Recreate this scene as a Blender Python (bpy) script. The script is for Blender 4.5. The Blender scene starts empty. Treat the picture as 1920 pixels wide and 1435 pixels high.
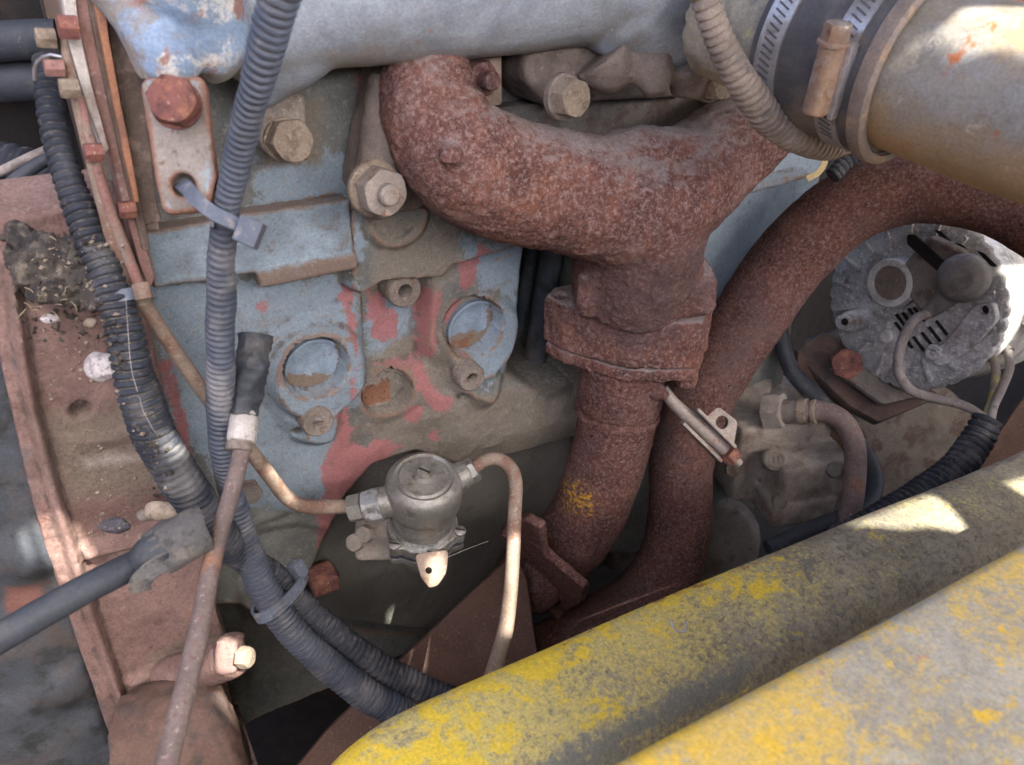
import bpy, bmesh, math, random
import numpy as np
from mathutils import Vector, Matrix, noise as mnoise

random.seed(7); np.random.seed(7)
sc = bpy.context.scene
col = sc.collection

# ------------------------------------------------------------------ camera
FPX = 1493.0                                   # focal length in photo pixels (1920 wide)
YAW, PITCH = math.radians(30.4), math.radians(30.0)
FWD = Vector((math.sin(YAW)*math.cos(PITCH), math.cos(YAW)*math.cos(PITCH), -math.sin(PITCH)))
RIGHT = Vector((math.cos(YAW), -math.sin(YAW), 0))
UP = RIGHT.cross(FWD)
CAM = -0.65*FWD
cd = bpy.data.cameras.new('camera'); cam = bpy.data.objects.new('camera', cd); col.objects.link(cam)
cam.matrix_world = Matrix((( RIGHT.x, UP.x, -FWD.x, CAM.x), (RIGHT.y, UP.y, -FWD.y, CAM.y), (RIGHT.z, UP.z, -FWD.z, CAM.z), (0,0,0,1)))
cd.sensor_width = 36; cd.lens = FPX/1920*36; cd.clip_start = .02; cd.clip_end = 100
cd.dof.use_dof = True; cd.dof.focus_distance = .56; cd.dof.aperture_fstop = 15.0
sc.camera = cam

# ------------------------------------------------------------------ light
SUNV = Vector((.134, -.629, .766)).normalized()   # towards the sun
w = bpy.data.worlds.new('World'); sc.world = w; w.use_nodes = True
nt = w.node_tree; bg = nt.nodes['Background']
sky = nt.nodes.new('ShaderNodeTexSky'); sky.sky_type = 'NISHITA'; sky.sun_disc = False
sky.sun_elevation = math.asin(SUNV.z); sky.sun_rotation = math.atan2(SUNV.x, SUNV.y)
sky.air_density = .5; sky.dust_density = 6; sky.ozone_density = .2
nt.links.new(sky.outputs[0], bg.inputs[0]); bg.inputs[1].default_value = .15
sl = bpy.data.lights.new('sun', 'SUN'); sl.energy = 2.0; sl.angle = math.radians(.4); sl.color = (1, .93, .80)
so = bpy.data.objects.new('sun', sl); col.objects.link(so); so.rotation_euler = SUNV.to_track_quat('Z', 'Y').to_euler()
sc.view_settings.view_transform = 'Standard'; sc.view_settings.look = 'None'
sc.view_settings.exposure = 3.2; sc.view_settings.gamma = 1

# ------------------------------------------------------------------ measuring: photo pixel + distance/plane -> point
def ray(x, y): return FWD + RIGHT*((x-960)/FPX) + UP*((717.5-y)/FPX)
def D(x, y, d): return CAM + ray(x, y)*d
def atY(x, y, Y):
    r = ray(x, y); return CAM + r*((Y-CAM.y)/r.y)
def atZ(x, y, Z):
    r = ray(x, y); return CAM + r*((Z-CAM.z)/r.z)
def depth(p): return (Vector(p)-CAM).dot(FWD)
def mm(px, d): return px*d/FPX

# ------------------------------------------------------------------ object helpers
def tag(o, label, cat, group=None, kind=None):
    o['label'] = label; o['category'] = cat
    if group: o['group'] = group
    if kind: o['kind'] = kind
    return o
def worldloc(o):
    p = Vector((0,0,0))
    while o: p += o.location; o = o.parent
    return p
def thing(name, label, cat, loc, group=None):
    o = bpy.data.objects.new(name, None); col.objects.link(o); o.location = loc; o.empty_display_size = .01
    return tag(o, label, cat, group)
def obj(name, geo, mat, parent=None, smooth=True, angle=40, origin=None):
    """geo = (verts, faces) in world space or a Mesh in world space -> one object"""
    if isinstance(geo, bpy.types.Mesh): me = geo; me.name = name
    else:
        me = bpy.data.meshes.new(name)
        v, f = geo
        me.from_pydata([tuple(p) for p in v], [], [tuple(q) for q in f]); me.update()
    if parent: loc = worldloc(parent)
    else:
        if origin is None:
            n = len(me.vertices); a = np.empty(n*3, np.float32); me.vertices.foreach_get('co', a); a = a.reshape(-1,3)
            loc = Vector(((a[:,0].min()+a[:,0].max())/2, (a[:,1].min()+a[:,1].max())/2, a[:,2].min()))
        else: loc = Vector(origin)
    me.transform(Matrix.Translation(-loc))
    o = bpy.data.objects.new(name, me); col.objects.link(o)
    if parent: o.parent = parent
    else: o.location = loc
    me.materials.clear(); me.materials.append(mat)
    if smooth:
        me.shade_smooth()
        try: me.set_sharp_from_angle(angle=math.radians(angle))
        except Exception: pass
    return o

# ------------------------------------------------------------------ geometry helpers: everything returns (verts, faces)
def join(*gs):
    V, Fc = [], []
    for v, f in gs:
        n = len(V); V += [Vector(p) for p in v]; Fc += [tuple(i+n for i in q) for q in f]
    return V, Fc
def catmull(P, n):
    """P rows of floats; returns n samples evenly by arc length of first three columns"""
    P = np.array(P, float); k = len(P)
    if k == 2: dense = P[0] + np.linspace(0,1,200)[:,None]*(P[1]-P[0])
    else:
        Q = np.vstack([2*P[0]-P[1], P, 2*P[-1]-P[-2]]); out = []
        for i in range(1, k):
            p0,p1,p2,p3 = Q[i-1],Q[i],Q[i+1],Q[i+2]
            t = np.linspace(0,1,60,endpoint=(i==k-1))[:,None]
            out.append(.5*((2*p1)+(-p0+p2)*t+(2*p0-5*p1+4*p2-p3)*t*t+(-p0+3*p1-3*p2+p3)*t**3))
        dense = np.vstack(out)
    s = np.r_[0, np.cumsum(np.linalg.norm(np.diff(dense[:,:3],axis=0),axis=1))]
    u = np.linspace(0, s[-1], n)
    return np.stack([np.interp(u, s, dense[:,j]) for j in range(dense.shape[1])],1), s[-1]
def frames(C):
    T = np.gradient(C, axis=0); T /= np.linalg.norm(T,axis=1)[:,None]
    a = np.array([0,0,1.]) if abs(T[0][2]) < .9 else np.array([1.,0,0])
    N = np.zeros_like(C); n = np.cross(T[0], a); N[0] = n/np.linalg.norm(n)
    for i in range(1,len(C)):
        n = N[i-1]-T[i]*np.dot(N[i-1],T[i]); N[i] = n/np.linalg.norm(n)
    return T, N, np.cross(T,N)
def sweep(P, n=None, seg=20, caps=True, mod=None):
    """P: rows (x,y,z,r)"""
    S, L = catmull(P, 2)
    if n is None: n = max(6, int(L/.004))
    S, L = catmull(P, n); C = S[:,:3]; R = S[:,3].copy()
    if mod is not None: R = R*mod(np.linspace(0,L,n))
    T, N, B = frames(C)
    a = np.linspace(0,2*math.pi,seg,endpoint=False)
    V = C[:,None,:] + R[:,None,None]*(np.cos(a)[None,:,None]*N[:,None,:]+np.sin(a)[None,:,None]*B[:,None,:])
    V = V.reshape(-1,3); Fc = []
    for i in range(n-1):
        for j in range(seg):
            k = (j+1)%seg; Fc.append((i*seg+j, i*seg+k, (i+1)*seg+k, (i+1)*seg+j))
    V = [tuple(v) for v in V]
    if caps:
        Fc.append(tuple(range(seg-1,-1,-1))); Fc.append(tuple((n-1)*seg+j for j in range(seg)))
    return V, Fc
def px(rows):
    """(px,py,d,rpx) -> (x,y,z,r)"""
    out = []
    for x,y,d,r in rows:
        p = D(x,y,d); out.append((p.x,p.y,p.z, mm(r,d)))
    return out
def pxm(rows):
    """(px,py,d,r metres)"""
    return [(*D(x,y,d), r) for x,y,d,r in rows]
def tube(rows, **k): return sweep(px(rows), **k)
def corrugated(rows, pitch=.0033, depthk=.13, seg=22):
    P = px(rows); _, L = catmull(P, 2)
    def mod(s):
        ph = (s/pitch)%1.0
        prof = np.clip(1.6*np.sin(ph*2*math.pi)+.75, -1, 1)*.5+.5
        return 1-depthk*(1-prof)
    _, L = catmull(P, 50); v, f = sweep(P, n=int(L/pitch*8), seg=seg, mod=mod); o = Vector((P[0][0]*50,0,0))
    return [Vector(q)+mnoise.noise_vector(Vector(q)*45+o)*.0011+mnoise.noise_vector(Vector(q)*160)*.0004 for q in v], f
def basis(axis):
    a = Vector(axis).normalized(); t = Vector((0,0,1)) if abs(a.z) < .9 else Vector((1,0,0))
    u = t.cross(a).normalized(); return u, a.cross(u), a
def lathe(prof, o, axis, seg=32, ref=None, sq=1.0):
    """prof rows (r,h) along axis"""
    u, v, a = basis(axis)
    if ref is not None:
        u = (Vector(ref)-a*Vector(ref).dot(a)).normalized(); v = a.cross(u)
    o = Vector(o); V = []; Fc = []
    for r,h in prof:
        for j in range(seg):
            t = 2*math.pi*j/seg
            V.append(o+a*h+u*(r*math.cos(t))+v*(r*sq*math.sin(t)))
    n = len(prof)
    for i in range(n-1):
        for j in range(seg):
            k = (j+1)%seg; Fc.append((i*seg+j,i*seg+k,(i+1)*seg+k,(i+1)*seg+j))
    if prof[0][0] > 1e-6: Fc.append(tuple(range(seg-1,-1,-1)))
    if prof[-1][0] > 1e-6: Fc.append(tuple((n-1)*seg+j for j in range(seg)))
    return V, Fc
def hexa(o, axis, r, h, rot=0.0, dome=.12):
    """chamfered hexagon head: a hexagon cut by a cone, r = across corners /2"""
    u, v, a = basis(axis); o = Vector(o); V = []; Fc = []; n = 24
    def hr(t):
        m = (t+math.pi/6) % (math.pi/3) - math.pi/6
        return r*math.cos(math.pi/6)/math.cos(m)
    rows = [(1,0),(1,1-dome*1.2),(.97,1-dome*.55),(.9,1-dome*.12),(.82,1),(.45,1.0),(0.001,1.0)]
    for k,hh in rows:
        for j in range(n):
            t = 2*math.pi*j/n
            R = hr(t) if k == 1 else min(hr(t), r*k)
            V.append(o+a*(h*hh)+u*(R*math.cos(t+rot))+v*(R*math.sin(t+rot)))
    for i in range(len(rows)-1):
        for j in range(n):
            k = (j+1)%n; Fc.append((i*n+j,i*n+k,(i+1)*n+k,(i+1)*n+j))
    Fc.append(tuple(range(n-1,-1,-1)))
    return V, Fc
def disc(o, axis, r, h, ch=None, seg=28):
    ch = ch if ch is not None else min(r,h)*.2
    return lathe([(r,0),(r,h-ch),(r-ch,h),(r*.5,h),(.0005,h)], o, axis, seg)
def ringgeo(o, axis, ro, ri, h, ch=.0008, seg=32):
    return lathe([(ri,-.001),(ro,-.001),(ro,h-ch),(ro-ch,h),(ri+ch,h),(ri,h-ch),(ri,-.001)], o, axis, seg)
def box(o, ex, ey, ez, bev=.001, seg=2):
    """o = centre, ex/ey/ez = half-extent vectors"""
    bm = bmesh.new(); o, ex, ey, ez = map(Vector,(o,ex,ey,ez))
    vs = [bm.verts.new(o+ex*a+ey*b+ez*c) for a in (-1,1) for b in (-1,1) for c in (-1,1)]
    for q in ((0,1,3,2),(4,6,7,5),(0,4,5,1),(2,3,7,6),(0,2,6,4),(1,5,7,3)): bm.faces.new([vs[i] for i in q])
    bmesh.ops.recalc_face_normals(bm, faces=bm.faces)
    if bev: bmesh.ops.bevel(bm, geom=list(bm.edges), offset=bev, segments=seg, profile=.6, affect='EDGES', clamp_overlap=True)
    bm.verts.index_update(); r = ([v.co.copy() for v in bm.verts], [tuple(v.index for v in f.verts) for f in bm.faces]); bm.free(); return r
def plate(outline, holes, normal, th, bev=.0008, centre=None):
    """flat plate: outline = 3-D points lying roughly on one plane, holes = [(centre point, radius)]; front face at the points, thickness goes backwards along -normal"""
    n = Vector(normal).normalized(); P = [Vector(p) for p in outline]
    c = sum(P, Vector())/len(P); u, v, a = basis(n)
    cu = bpy.data.curves.new('tmp','CURVE'); cu.dimensions = '2D'; cu.fill_mode = 'BOTH'
    def spl(pts):
        s = cu.splines.new('POLY'); s.points.add(len(pts)-1)
        for i,q in enumerate(pts): s.points[i].co = (q[0],q[1],0,1)
        s.use_cyclic_u = True
    spl([((p-c).dot(u),(p-c).dot(v)) for p in P])
    for h in holes:
        if len(h) == 2 and not isinstance(h[1], Vector) and not hasattr(h[1],'__len__'):
            hc, r = h; x0,y0 = (Vector(hc)-c).dot(u),(Vector(hc)-c).dot(v)
            spl([(x0+r*math.cos(t),y0+r*math.sin(t)) for t in np.linspace(0,2*math.pi,20,endpoint=False)])
        else: spl([((Vector(p)-c).dot(u),(Vector(p)-c).dot(v)) for p in h])
    cu.extrude = max(th/2-bev, .0002); cu.bevel_depth = bev; cu.bevel_resolution = 2; cu.offset = -bev
    o = bpy.data.objects.new('tmp', cu); col.objects.link(o)
    dg = bpy.context.evaluated_depsgraph_get(); me = bpy.data.meshes.new_from_object(o.evaluated_get(dg))
    bpy.data.objects.remove(o); bpy.data.curves.remove(cu)
    V = [c + u*q.co.x + v*q.co.y + a*(q.co.z-th/2) for q in me.vertices]; Fc = [tuple(f.vertices) for f in me.polygons]
    bpy.data.meshes.remove(me); return V, Fc
def rounded(pts, r=.25, n=4):
    """round the corners of a closed 3-D polygon, r = share of the shorter side"""
    out = []; P = [Vector(p) for p in pts]; m = len(P)
    for i in range(m):
        a,b,c = P[i-1],P[i],P[(i+1)%m]; l = min((a-b).length,(c-b).length)*r
        s = b+(a-b).normalized()*l; e = b+(c-b).normalized()*l
        for k in range(n+1):
            t = k/n; out.append(s*(1-t)**2+b*2*t*(1-t)+e*t*t)
    return out
def cast(geos, voxel=.002, smooth=6, fac=.5, rough=0, rscale=120, seed=0, rough2=0, rscale2=500):
    """union of overlapping solids as one cast skin: voxel remesh, smooth, fine lumps"""
    V, Fc = join(*geos); me = bpy.data.meshes.new('tmp'); me.from_pydata([tuple(v) for v in V], [], Fc); me.update()
    bm = bmesh.new(); bm.from_mesh(me); bmesh.ops.recalc_face_normals(bm, faces=bm.faces); bm.to_mesh(me); bm.free()
    o = bpy.data.objects.new('tmp', me); col.objects.link(o)
    m = o.modifiers.new('r','REMESH'); m.mode = 'VOXEL'; m.voxel_size = voxel
    if smooth: s = o.modifiers.new('s','SMOOTH'); s.iterations = smooth; s.factor = fac
    dg = bpy.context.evaluated_depsgraph_get(); me2 = bpy.data.meshes.new_from_object(o.evaluated_get(dg))
    bpy.data.objects.remove(o); bpy.data.meshes.remove(me)
    if rough:
        lump(me2, rough, rscale, seed, rough2, rscale2)
    return me2
def lump(me, amp, scale, seed=0, amp2=0, scale2=500):
    off = Vector((seed*3.7, seed*1.3, seed*7.1))
    nv = len(me.vertices); co = np.empty(nv*3,np.float32); me.vertices.foreach_get('co',co); co = co.reshape(-1,3)
    no = np.empty(nv*3,np.float32); me.vertex_normals.foreach_get('vector',no); no = no.reshape(-1,3)
    d = np.array([amp*mnoise.fractal(Vector(c)*scale+off, .8, 2.0, 3) + (amp2*mnoise.noise(Vector(c)*scale2+off) if amp2 else 0) for c in co])
    co = co+no*d[:,None]; me.vertices.foreach_set('co', co.astype(np.float32).ravel()); me.update()

# ------------------------------------------------------------------ materials
def srgb(r,g,b):
    f = lambda c: (c/255/12.92 if c/255 <= .04045 else ((c/255+.055)/1.055)**2.4)
    return (f(r),f(g),f(b))
def mat(name, base, layers=(), rough=.75, metal=0.0, bump=.25, bscale=450, bdist=.0006, spec=.35, big=0, grain=.30):
    """layers: dict(c, s, lo, hi, det, dis, off, attr, k, up, r, m, lim) painted one over the other"""
    m = bpy.data.materials.new(name); m.use_nodes = True; N = m.node_tree.nodes; L = m.node_tree.links
    b = N['Principled BSDF']; tc = N.new('ShaderNodeTexCoord'); geo = N.new('ShaderNodeNewGeometry')
    def noise(s, det, dis=0, off=0, rgh=.6):
        mp = N.new('ShaderNodeMapping'); mp.inputs['Location'].default_value = (off*.137, off*.311, off*.173)
        L.new(geo.outputs['Position'], mp.inputs['Vector'])
        n = N.new('ShaderNodeTexNoise'); n.inputs['Scale'].default_value = s; n.inputs['Detail'].default_value = det
        n.inputs['Distortion'].default_value = dis; n.inputs['Roughness'].default_value = rgh
        L.new(mp.outputs[0], n.inputs['Vector']); return n.outputs['Fac']
    def math_(op, a, c, clamp=False):
        x = N.new('ShaderNodeMath'); x.operation = op; x.use_clamp = clamp
        for i,q in enumerate((a,c)):
            if isinstance(q,(int,float)): x.inputs[i].default_value = q
            else: L.new(q, x.inputs[i])
        return x.outputs[0]
    def mapr(f, lo, hi):
        x = N.new('ShaderNodeMapRange'); x.interpolation_type = 'SMOOTHSTEP'; x.inputs[1].default_value = lo; x.inputs[2].default_value = hi
        L.new(f, x.inputs[0]); return x.outputs[0]
    # base with soft value variation
    v = N.new('ShaderNodeMix'); v.data_type = 'RGBA'
    v.inputs[6].default_value = tuple(c*.78 for c in base)+(1,); v.inputs[7].default_value = tuple(min(1,c*1.2) for c in base)+(1,)
    L.new(mapr(noise(35,6,.3,1.7), .3,.7), v.inputs[0]); cc = v.outputs[2]
    rr = None; mmx = None
    for i,l in enumerate(layers):
        f = noise(l.get('s',200), l.get('det',5), l.get('dis',.2), l.get('off',i*5.3+2), l.get('rgh',.6))
        if 'attr' in l:
            at = N.new('ShaderNodeAttribute'); at.attribute_name = l['attr']
            k = l.get('k',.8)
            f = math_('ADD', at.outputs['Fac'], math_('MULTIPLY', math_('SUBTRACT', f, .5), k))
        if 's2' in l:
            g = noise(l['s2'], 4, .4, l.get('off',i)*1.9+11)
            f = math_('ADD', f, math_('MULTIPLY', math_('SUBTRACT', g, .5), l.get('k2',.8)))
        if 'up' in l:
            sx = N.new('ShaderNodeSeparateXYZ'); L.new(geo.outputs['Normal'], sx.inputs[0])
            f = math_('ADD', f, math_('MULTIPLY', math_('SUBTRACT', sx.outputs[2], .5), l['up']))
        if 'point' in l:
            pt = N.new('ShaderNodePointiness') if False else geo.outputs['Pointiness']
            f = math_('ADD', f, math_('MULTIPLY', math_('SUBTRACT', pt, .5), l['point']))
        f = mapr(f, l.get('lo',.5), l.get('hi',.6))
        if 'lim' in l: f = math_('MULTIPLY', f, l['lim'])
        x = N.new('ShaderNodeMix'); x.data_type = 'RGBA'; L.new(f, x.inputs[0]); L.new(cc, x.inputs[6]); x.inputs[7].default_value = tuple(l['c'])+(1,)
        cc = x.outputs[2]
        for key, cur, dv in (('r',rr,rough),('m',mmx,metal)):
            if key in l:
                y = N.new('ShaderNodeMix'); y.data_type = 'FLOAT'; L.new(f, y.inputs[0]); y.inputs[3].default_value = l[key]
                if cur is None: y.inputs[2].default_value = dv
                else: L.new(cur, y.inputs[2])
                if key == 'r': rr = y.outputs[0]
                else: mmx = y.outputs[0]
    if grain:
        gx = N.new('ShaderNodeMix'); gx.data_type = 'RGBA'; gx.blend_type = 'MULTIPLY'; gx.inputs[0].default_value = 1.0
        mr = N.new('ShaderNodeMapRange'); mr.inputs[1].default_value = .30; mr.inputs[2].default_value = .70; mr.inputs[3].default_value = 1-grain; mr.inputs[4].default_value = 1+grain
        L.new(noise(560,8,0,6.6,.8), mr.inputs[0]); cb = N.new('ShaderNodeCombineColor')
        for q in range(3): L.new(mr.outputs[0], cb.inputs[q])
        L.new(cc, gx.inputs[6]); L.new(cb.outputs[0], gx.inputs[7]); cc = gx.outputs[2]
    L.new(cc, b.inputs['Base Color'])
    if rr is None: b.inputs['Roughness'].default_value = rough
    else: L.new(rr, b.inputs['Roughness'])
    if mmx is None: b.inputs['Metallic'].default_value = metal
    else: L.new(mmx, b.inputs['Metallic'])
    b.inputs['Specular IOR Level'].default_value = spec
    if bump:
        bp = N.new('ShaderNodeBump'); bp.inputs['Strength'].default_value = bump; bp.inputs['Distance'].default_value = bdist
        h = noise(bscale, 5, 0, 3.3, .65)
        if big: h = math_('ADD', h, math_('MULTIPLY', noise(big, 4, 0, 8.1), 2.0))
        L.new(h, bp.inputs['Height']); L.new(bp.outputs[0], b.inputs['Normal'])
    return m

M = {}
RUSTDUST = dict(c=(.34,.30,.285), s=60, lo=.50, hi=.92, up=.75, det=10, rgh=.8, lim=.8)
def rustmat(name, base, warm, pale, dark, extra=(), bdist=.0009):
    return mat(name, base, [
        dict(c=warm, s=42, lo=.42, hi=.68, det=7, rgh=.7),
        dict(c=dark, s=26, lo=.55, hi=.75, det=6, lim=.7),
        dict(c=dark, s=290, lo=.49, hi=.65, det=7, rgh=.75, lim=.8),
        dict(c=pale, s=350, lo=.45, hi=.66, det=8, rgh=.78, lim=.85),
        dict(c=pale, s=22, lo=.50, hi=.80, det=9, rgh=.75, lim=.7),
        dict(c=(.115,.085,.084), s=9, lo=.50, hi=.66, det=9, rgh=.7, lim=.6), dict(c=tuple(c*1.35 for c in warm), s=11, lo=.56, hi=.72, det=9, rgh=.75, lim=.6, off=31), dict(c=tuple(c*.35 for c in dark), s=150, lo=.70, hi=.74, det=3, lim=.8)]+list(extra), rough=.95, bump=.8, bscale=520, bdist=bdist, spec=.12)
M['rust'] = rustmat('rust_cast_iron', (.148,.070,.060), (.225,.098,.066), (.365,.262,.242), (.062,.033,.033), [RUSTDUST], .0017)
M['rustdark'] = rustmat('rust_pipe_steel', (.108,.052,.046), (.155,.070,.053), (.250,.172,.160), (.044,.025,.025))
M['rustyellow'] = rustmat('rust_pipe_with_yellow_overspray', (.108,.052,.046), (.155,.070,.053), (.250,.172,.160), (.044,.025,.025),
    [dict(c=(.52,.29,.035), s=260, attr='yellow', k=2.2, lo=.42, hi=.62, det=6, rgh=.8)])
M['block'] = mat('worn_blue_block_paint', (.165,.175,.165), [
    dict(c=(.235,.305,.365), s=55, attr='blue', k=2.4, lo=.36, hi=.52, det=10, rgh=.8),
    dict(c=(.205,.185,.155), s=30, attr='tan', k=1.3, lo=.36, hi=.80, det=8, rgh=.7),
    dict(c=(.105,.095,.08), s=25, lo=.56, hi=.78, det=9, rgh=.75, lim=.7),
    dict(c=(.10,.09,.078), s=420, lo=.56, hi=.74, det=5, rgh=.7, lim=.7),
    dict(c=(.20,.13,.095), s=16, lo=.56, hi=.72, det=9, rgh=.75, lim=.55),
    dict(c=(.29,.275,.245), s=230, lo=.54, hi=.64, det=7, rgh=.7, lim=.55),
    dict(c=(.22,.125,.085), s=45, lo=.63, hi=.74, det=8, lim=.6),
    dict(c=(.365,.150,.152), s=90, attr='pink', k=2.8, lo=.44, hi=.58, det=10, rgh=.8, lim=.92),
    dict(c=(.075,.068,.06), s=260, lo=.62, hi=.72, det=7, rgh=.7, lim=.8),
    dict(c=(.12,.105,.09), s=90, point=-7.0, lo=.58, hi=.9, det=5, lim=.9),
    dict(c=(.26,.17,.125), s=130, point=7.0, lo=.66, hi=.9, det=5, lim=.8),
    dict(c=(.225,.215,.195), s=140, lo=.54, hi=.74, det=9, rgh=.8, lim=.5), dict(c=(.085,.080,.072), s=120, attr='recess_shade', k=.8, lo=.4, hi=.9, lim=.85),  # last layer puts the shade of the recesses into the block colour
    dict(c=(.30,.27,.235), s=300, lo=.62, hi=1.0, up=.6, lim=.6), dict(c=(.022,.021,.021), s=60, attr='cavity_shade', k=.2, lo=.4, hi=.6)], rough=.8, bump=.8, bscale=520, bdist=.0007, big=70)  # last layer paints the deep right-hand end black as shade
M['plug'] = mat('blue_core_plug_paint', (.25,.325,.41), [
    dict(c=(.20,.155,.12), s=60, attr='rustm', k=1.2, lo=.45, hi=.55, det=9, rgh=.75), dict(c=(.20,.095,.055), s=80, attr='rustm', k=1.8, lo=.75, hi=.95),
    dict(c=(.20,.18,.15), s=300, lo=.6, hi=.75)], rough=.7, bump=.3)
M['rustplug'] = mat('rusty_core_plug', (.21,.105,.065), [dict(c=(.28,.25,.22), s=90, attr='rustm', k=.7, lo=.42, hi=.56), dict(c=(.09,.05,.04), s=260, lo=.55, hi=.7)], rough=.9, bump=.6)
M['boss'] = mat('dusty_bare_boss', (.23,.20,.175), [dict(c=(.17,.12,.09), s=160, lo=.5, hi=.68), dict(c=(.36,.32,.28), s=420, lo=.56, hi=.7)], rough=.85, bump=.5)
M['ledge'] = mat('flat_blue_ledge_paint', (.255,.325,.385), [dict(c=(.19,.17,.145), s=60, lo=.52, hi=.72, det=9, rgh=.75), dict(c=(.12,.105,.09), s=330, lo=.58, hi=.74, det=6, lim=.7), dict(c=(.215,.165,.135), s=80, attr='edge', k=1.3, lo=.55, hi=1.0, det=9, rgh=.75)], rough=.75, bump=.6, bscale=500)
M['hole'] = mat('dark_oily_hole', (.02,.018,.016), rough=.9, bump=0)
M['intake'] = mat('grey_blue_cast_manifold', (.285,.325,.380), [
    dict(c=(.225,.235,.24), s=18, lo=.5, hi=.7, det=7, rgh=.7), dict(c=(.34,.38,.43), s=30, lo=.55, hi=.75, det=7),
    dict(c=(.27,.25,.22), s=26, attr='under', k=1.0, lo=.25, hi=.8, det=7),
    dict(c=(.30,.17,.14), s=95, lo=.67, hi=.74, det=3, off=4),
    dict(c=(.45,.42,.38), s=160, lo=.70, hi=.74, det=2, off=9),
    dict(c=(.2,.19,.17), s=320, lo=.62, hi=.72, lim=.6)], rough=.6, bump=.35, bscale=600, bdist=.0004, big=110)
M['bluechip'] = mat('chipped_bright_blue_cast', (.235,.33,.47), [
    dict(c=(.25,.235,.22), s=22, lo=.46, hi=.56, det=9, rgh=.75),
    dict(c=(.58,.58,.57), s=45, lo=.53, hi=.62, det=9, rgh=.75),
    dict(c=(.30,.17,.145), s=60, lo=.57, hi=.66, det=8),
    dict(c=(.12,.105,.095), s=30, lo=.57, hi=.68, det=9)], rough=.5, bump=.6, bscale=300, big=60)
M['bracket'] = mat('rust_edged_dusty_bracket', (.235,.21,.19), [
    dict(c=(.28,.33,.36), s=55, lo=.58, hi=.66, det=6),
    dict(c=(.235,.125,.092), s=60, attr='edge', k=2.0, lo=.40, hi=.85, det=9, rgh=.75),
    dict(c=(.16,.11,.085), s=250, lo=.56, hi=.7)], rough=.85, bump=.5)
M['redrust'] = mat('red_rusty_bolt', (.20,.085,.075), [dict(c=(.33,.155,.09), s=110, lo=.46, hi=.72, det=8), dict(c=(.085,.04,.042), s=150, lo=.48, hi=.72, det=8), dict(c=(.45,.38,.3), s=400, lo=.62, hi=.72)], rough=.9, bump=.8, bscale=300)
M['tanbolt'] = mat('dirt_caked_bolt', (.27,.22,.17), [dict(c=(.17,.13,.10), s=140, lo=.48, hi=.66), dict(c=(.36,.31,.25), s=350, lo=.55, hi=.7)], rough=.9, bump=.6)
M['galv'] = mat('dull_galvanised_steel', (.33,.29,.26), [dict(c=(.30,.15,.10), s=120, lo=.55, hi=.68), dict(c=(.5,.45,.38), s=200, lo=.6, hi=.72)], rough=.6, metal=.3, bump=.3)
M['conduit'] = mat('dusty_black_conduit', (.030,.036,.050), [dict(c=(.17,.15,.125), s=200, point=-9.0, lo=.60, hi=1.1, det=4, lim=.9), dict(c=(.15,.15,.155), s=40, lo=.48, hi=.75, det=6, lim=.8), dict(c=(.21,.185,.15), s=170, lo=.58, hi=.76, det=6, lim=.8), dict(c=(.20,.19,.18), s=300, lo=.7, hi=1.1, up=.6, lim=.7)], rough=.7, bump=.25, spec=.25)
M['conduitblue'] = mat('blue_grey_conduit', (.062,.076,.105), [dict(c=(.21,.19,.17), s=200, point=-9.0, lo=.62, hi=1.1, det=4, lim=.8), dict(c=(.19,.19,.20), s=40, lo=.48, hi=.72, det=6, lim=.8), dict(c=(.25,.22,.185), s=170, lo=.60, hi=.78, det=6, lim=.7)], rough=.5, bump=.2, spec=.4)
M['conduittan'] = mat('dust_tan_conduit', (.245,.205,.175), [dict(c=(.16,.14,.13), s=80, lo=.5, hi=.7), dict(c=(.32,.28,.245), s=300, lo=.55, hi=.7)], rough=.8, bump=.3)
M['rubber'] = mat('black_rubber', (.040,.048,.062), [dict(c=(.12,.115,.11), s=60, lo=.5, hi=.75, det=6, lim=.8), dict(c=(.2,.18,.15), s=260, lo=.65, hi=.78, lim=.7)], rough=.6, bump=.3)
M['cuff'] = mat('weathered_grey_rubber', (.085,.085,.088), [dict(c=(.15,.14,.125), s=60, lo=.48, hi=.7, det=8), dict(c=(.05,.05,.052), s=200, lo=.5, hi=.68)], rough=.85, bump=.7)
M['tie'] = mat('blue_grey_cable_tie', (.105,.125,.165), [dict(c=(.25,.24,.235), s=150, lo=.55, hi=.72)], rough=.5, bump=.15)
M['fuelline'] = mat('dusty_rust_fuel_line', (.25,.195,.155), [dict(c=(.20,.115,.085), s=60, lo=.48, hi=.66), dict(c=(.36,.31,.26), s=350, lo=.58, hi=.7)], rough=.8, bump=.4)
M['pinkline'] = mat('pink_brown_painted_line', (.30,.165,.145), [dict(c=(.24,.19,.16), s=60, lo=.48, hi=.66), dict(c=(.14,.08,.07), s=300, lo=.58, hi=.7)], rough=.8, bump=.4)
M['rod'] = mat('rust_purple_rod', (.165,.130,.122), [dict(c=(.25,.135,.09), s=30, lo=.52, hi=.70), dict(c=(.16,.10,.095), s=240, lo=.52, hi=.68), dict(c=(.33,.27,.245), s=420, lo=.58, hi=.7)], rough=.75, bump=.4)
M['white'] = mat('grey_white_collar', (.46,.44,.42), [dict(c=(.27,.23,.2), s=170, lo=.55, hi=.7)], rough=.7, bump=.4)
M['zinc'] = mat('weathered_zinc_casting', (.255,.25,.23), [dict(c=(.36,.36,.36), s=60, lo=.52, hi=.68, r=.4), dict(c=(.17,.15,.12), s=120, lo=.52, hi=.68), dict(c=(.33,.30,.26), s=300, lo=.7, hi=1.05, up=.5, lim=.6)], rough=.48, metal=.5, bump=.6)
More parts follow.
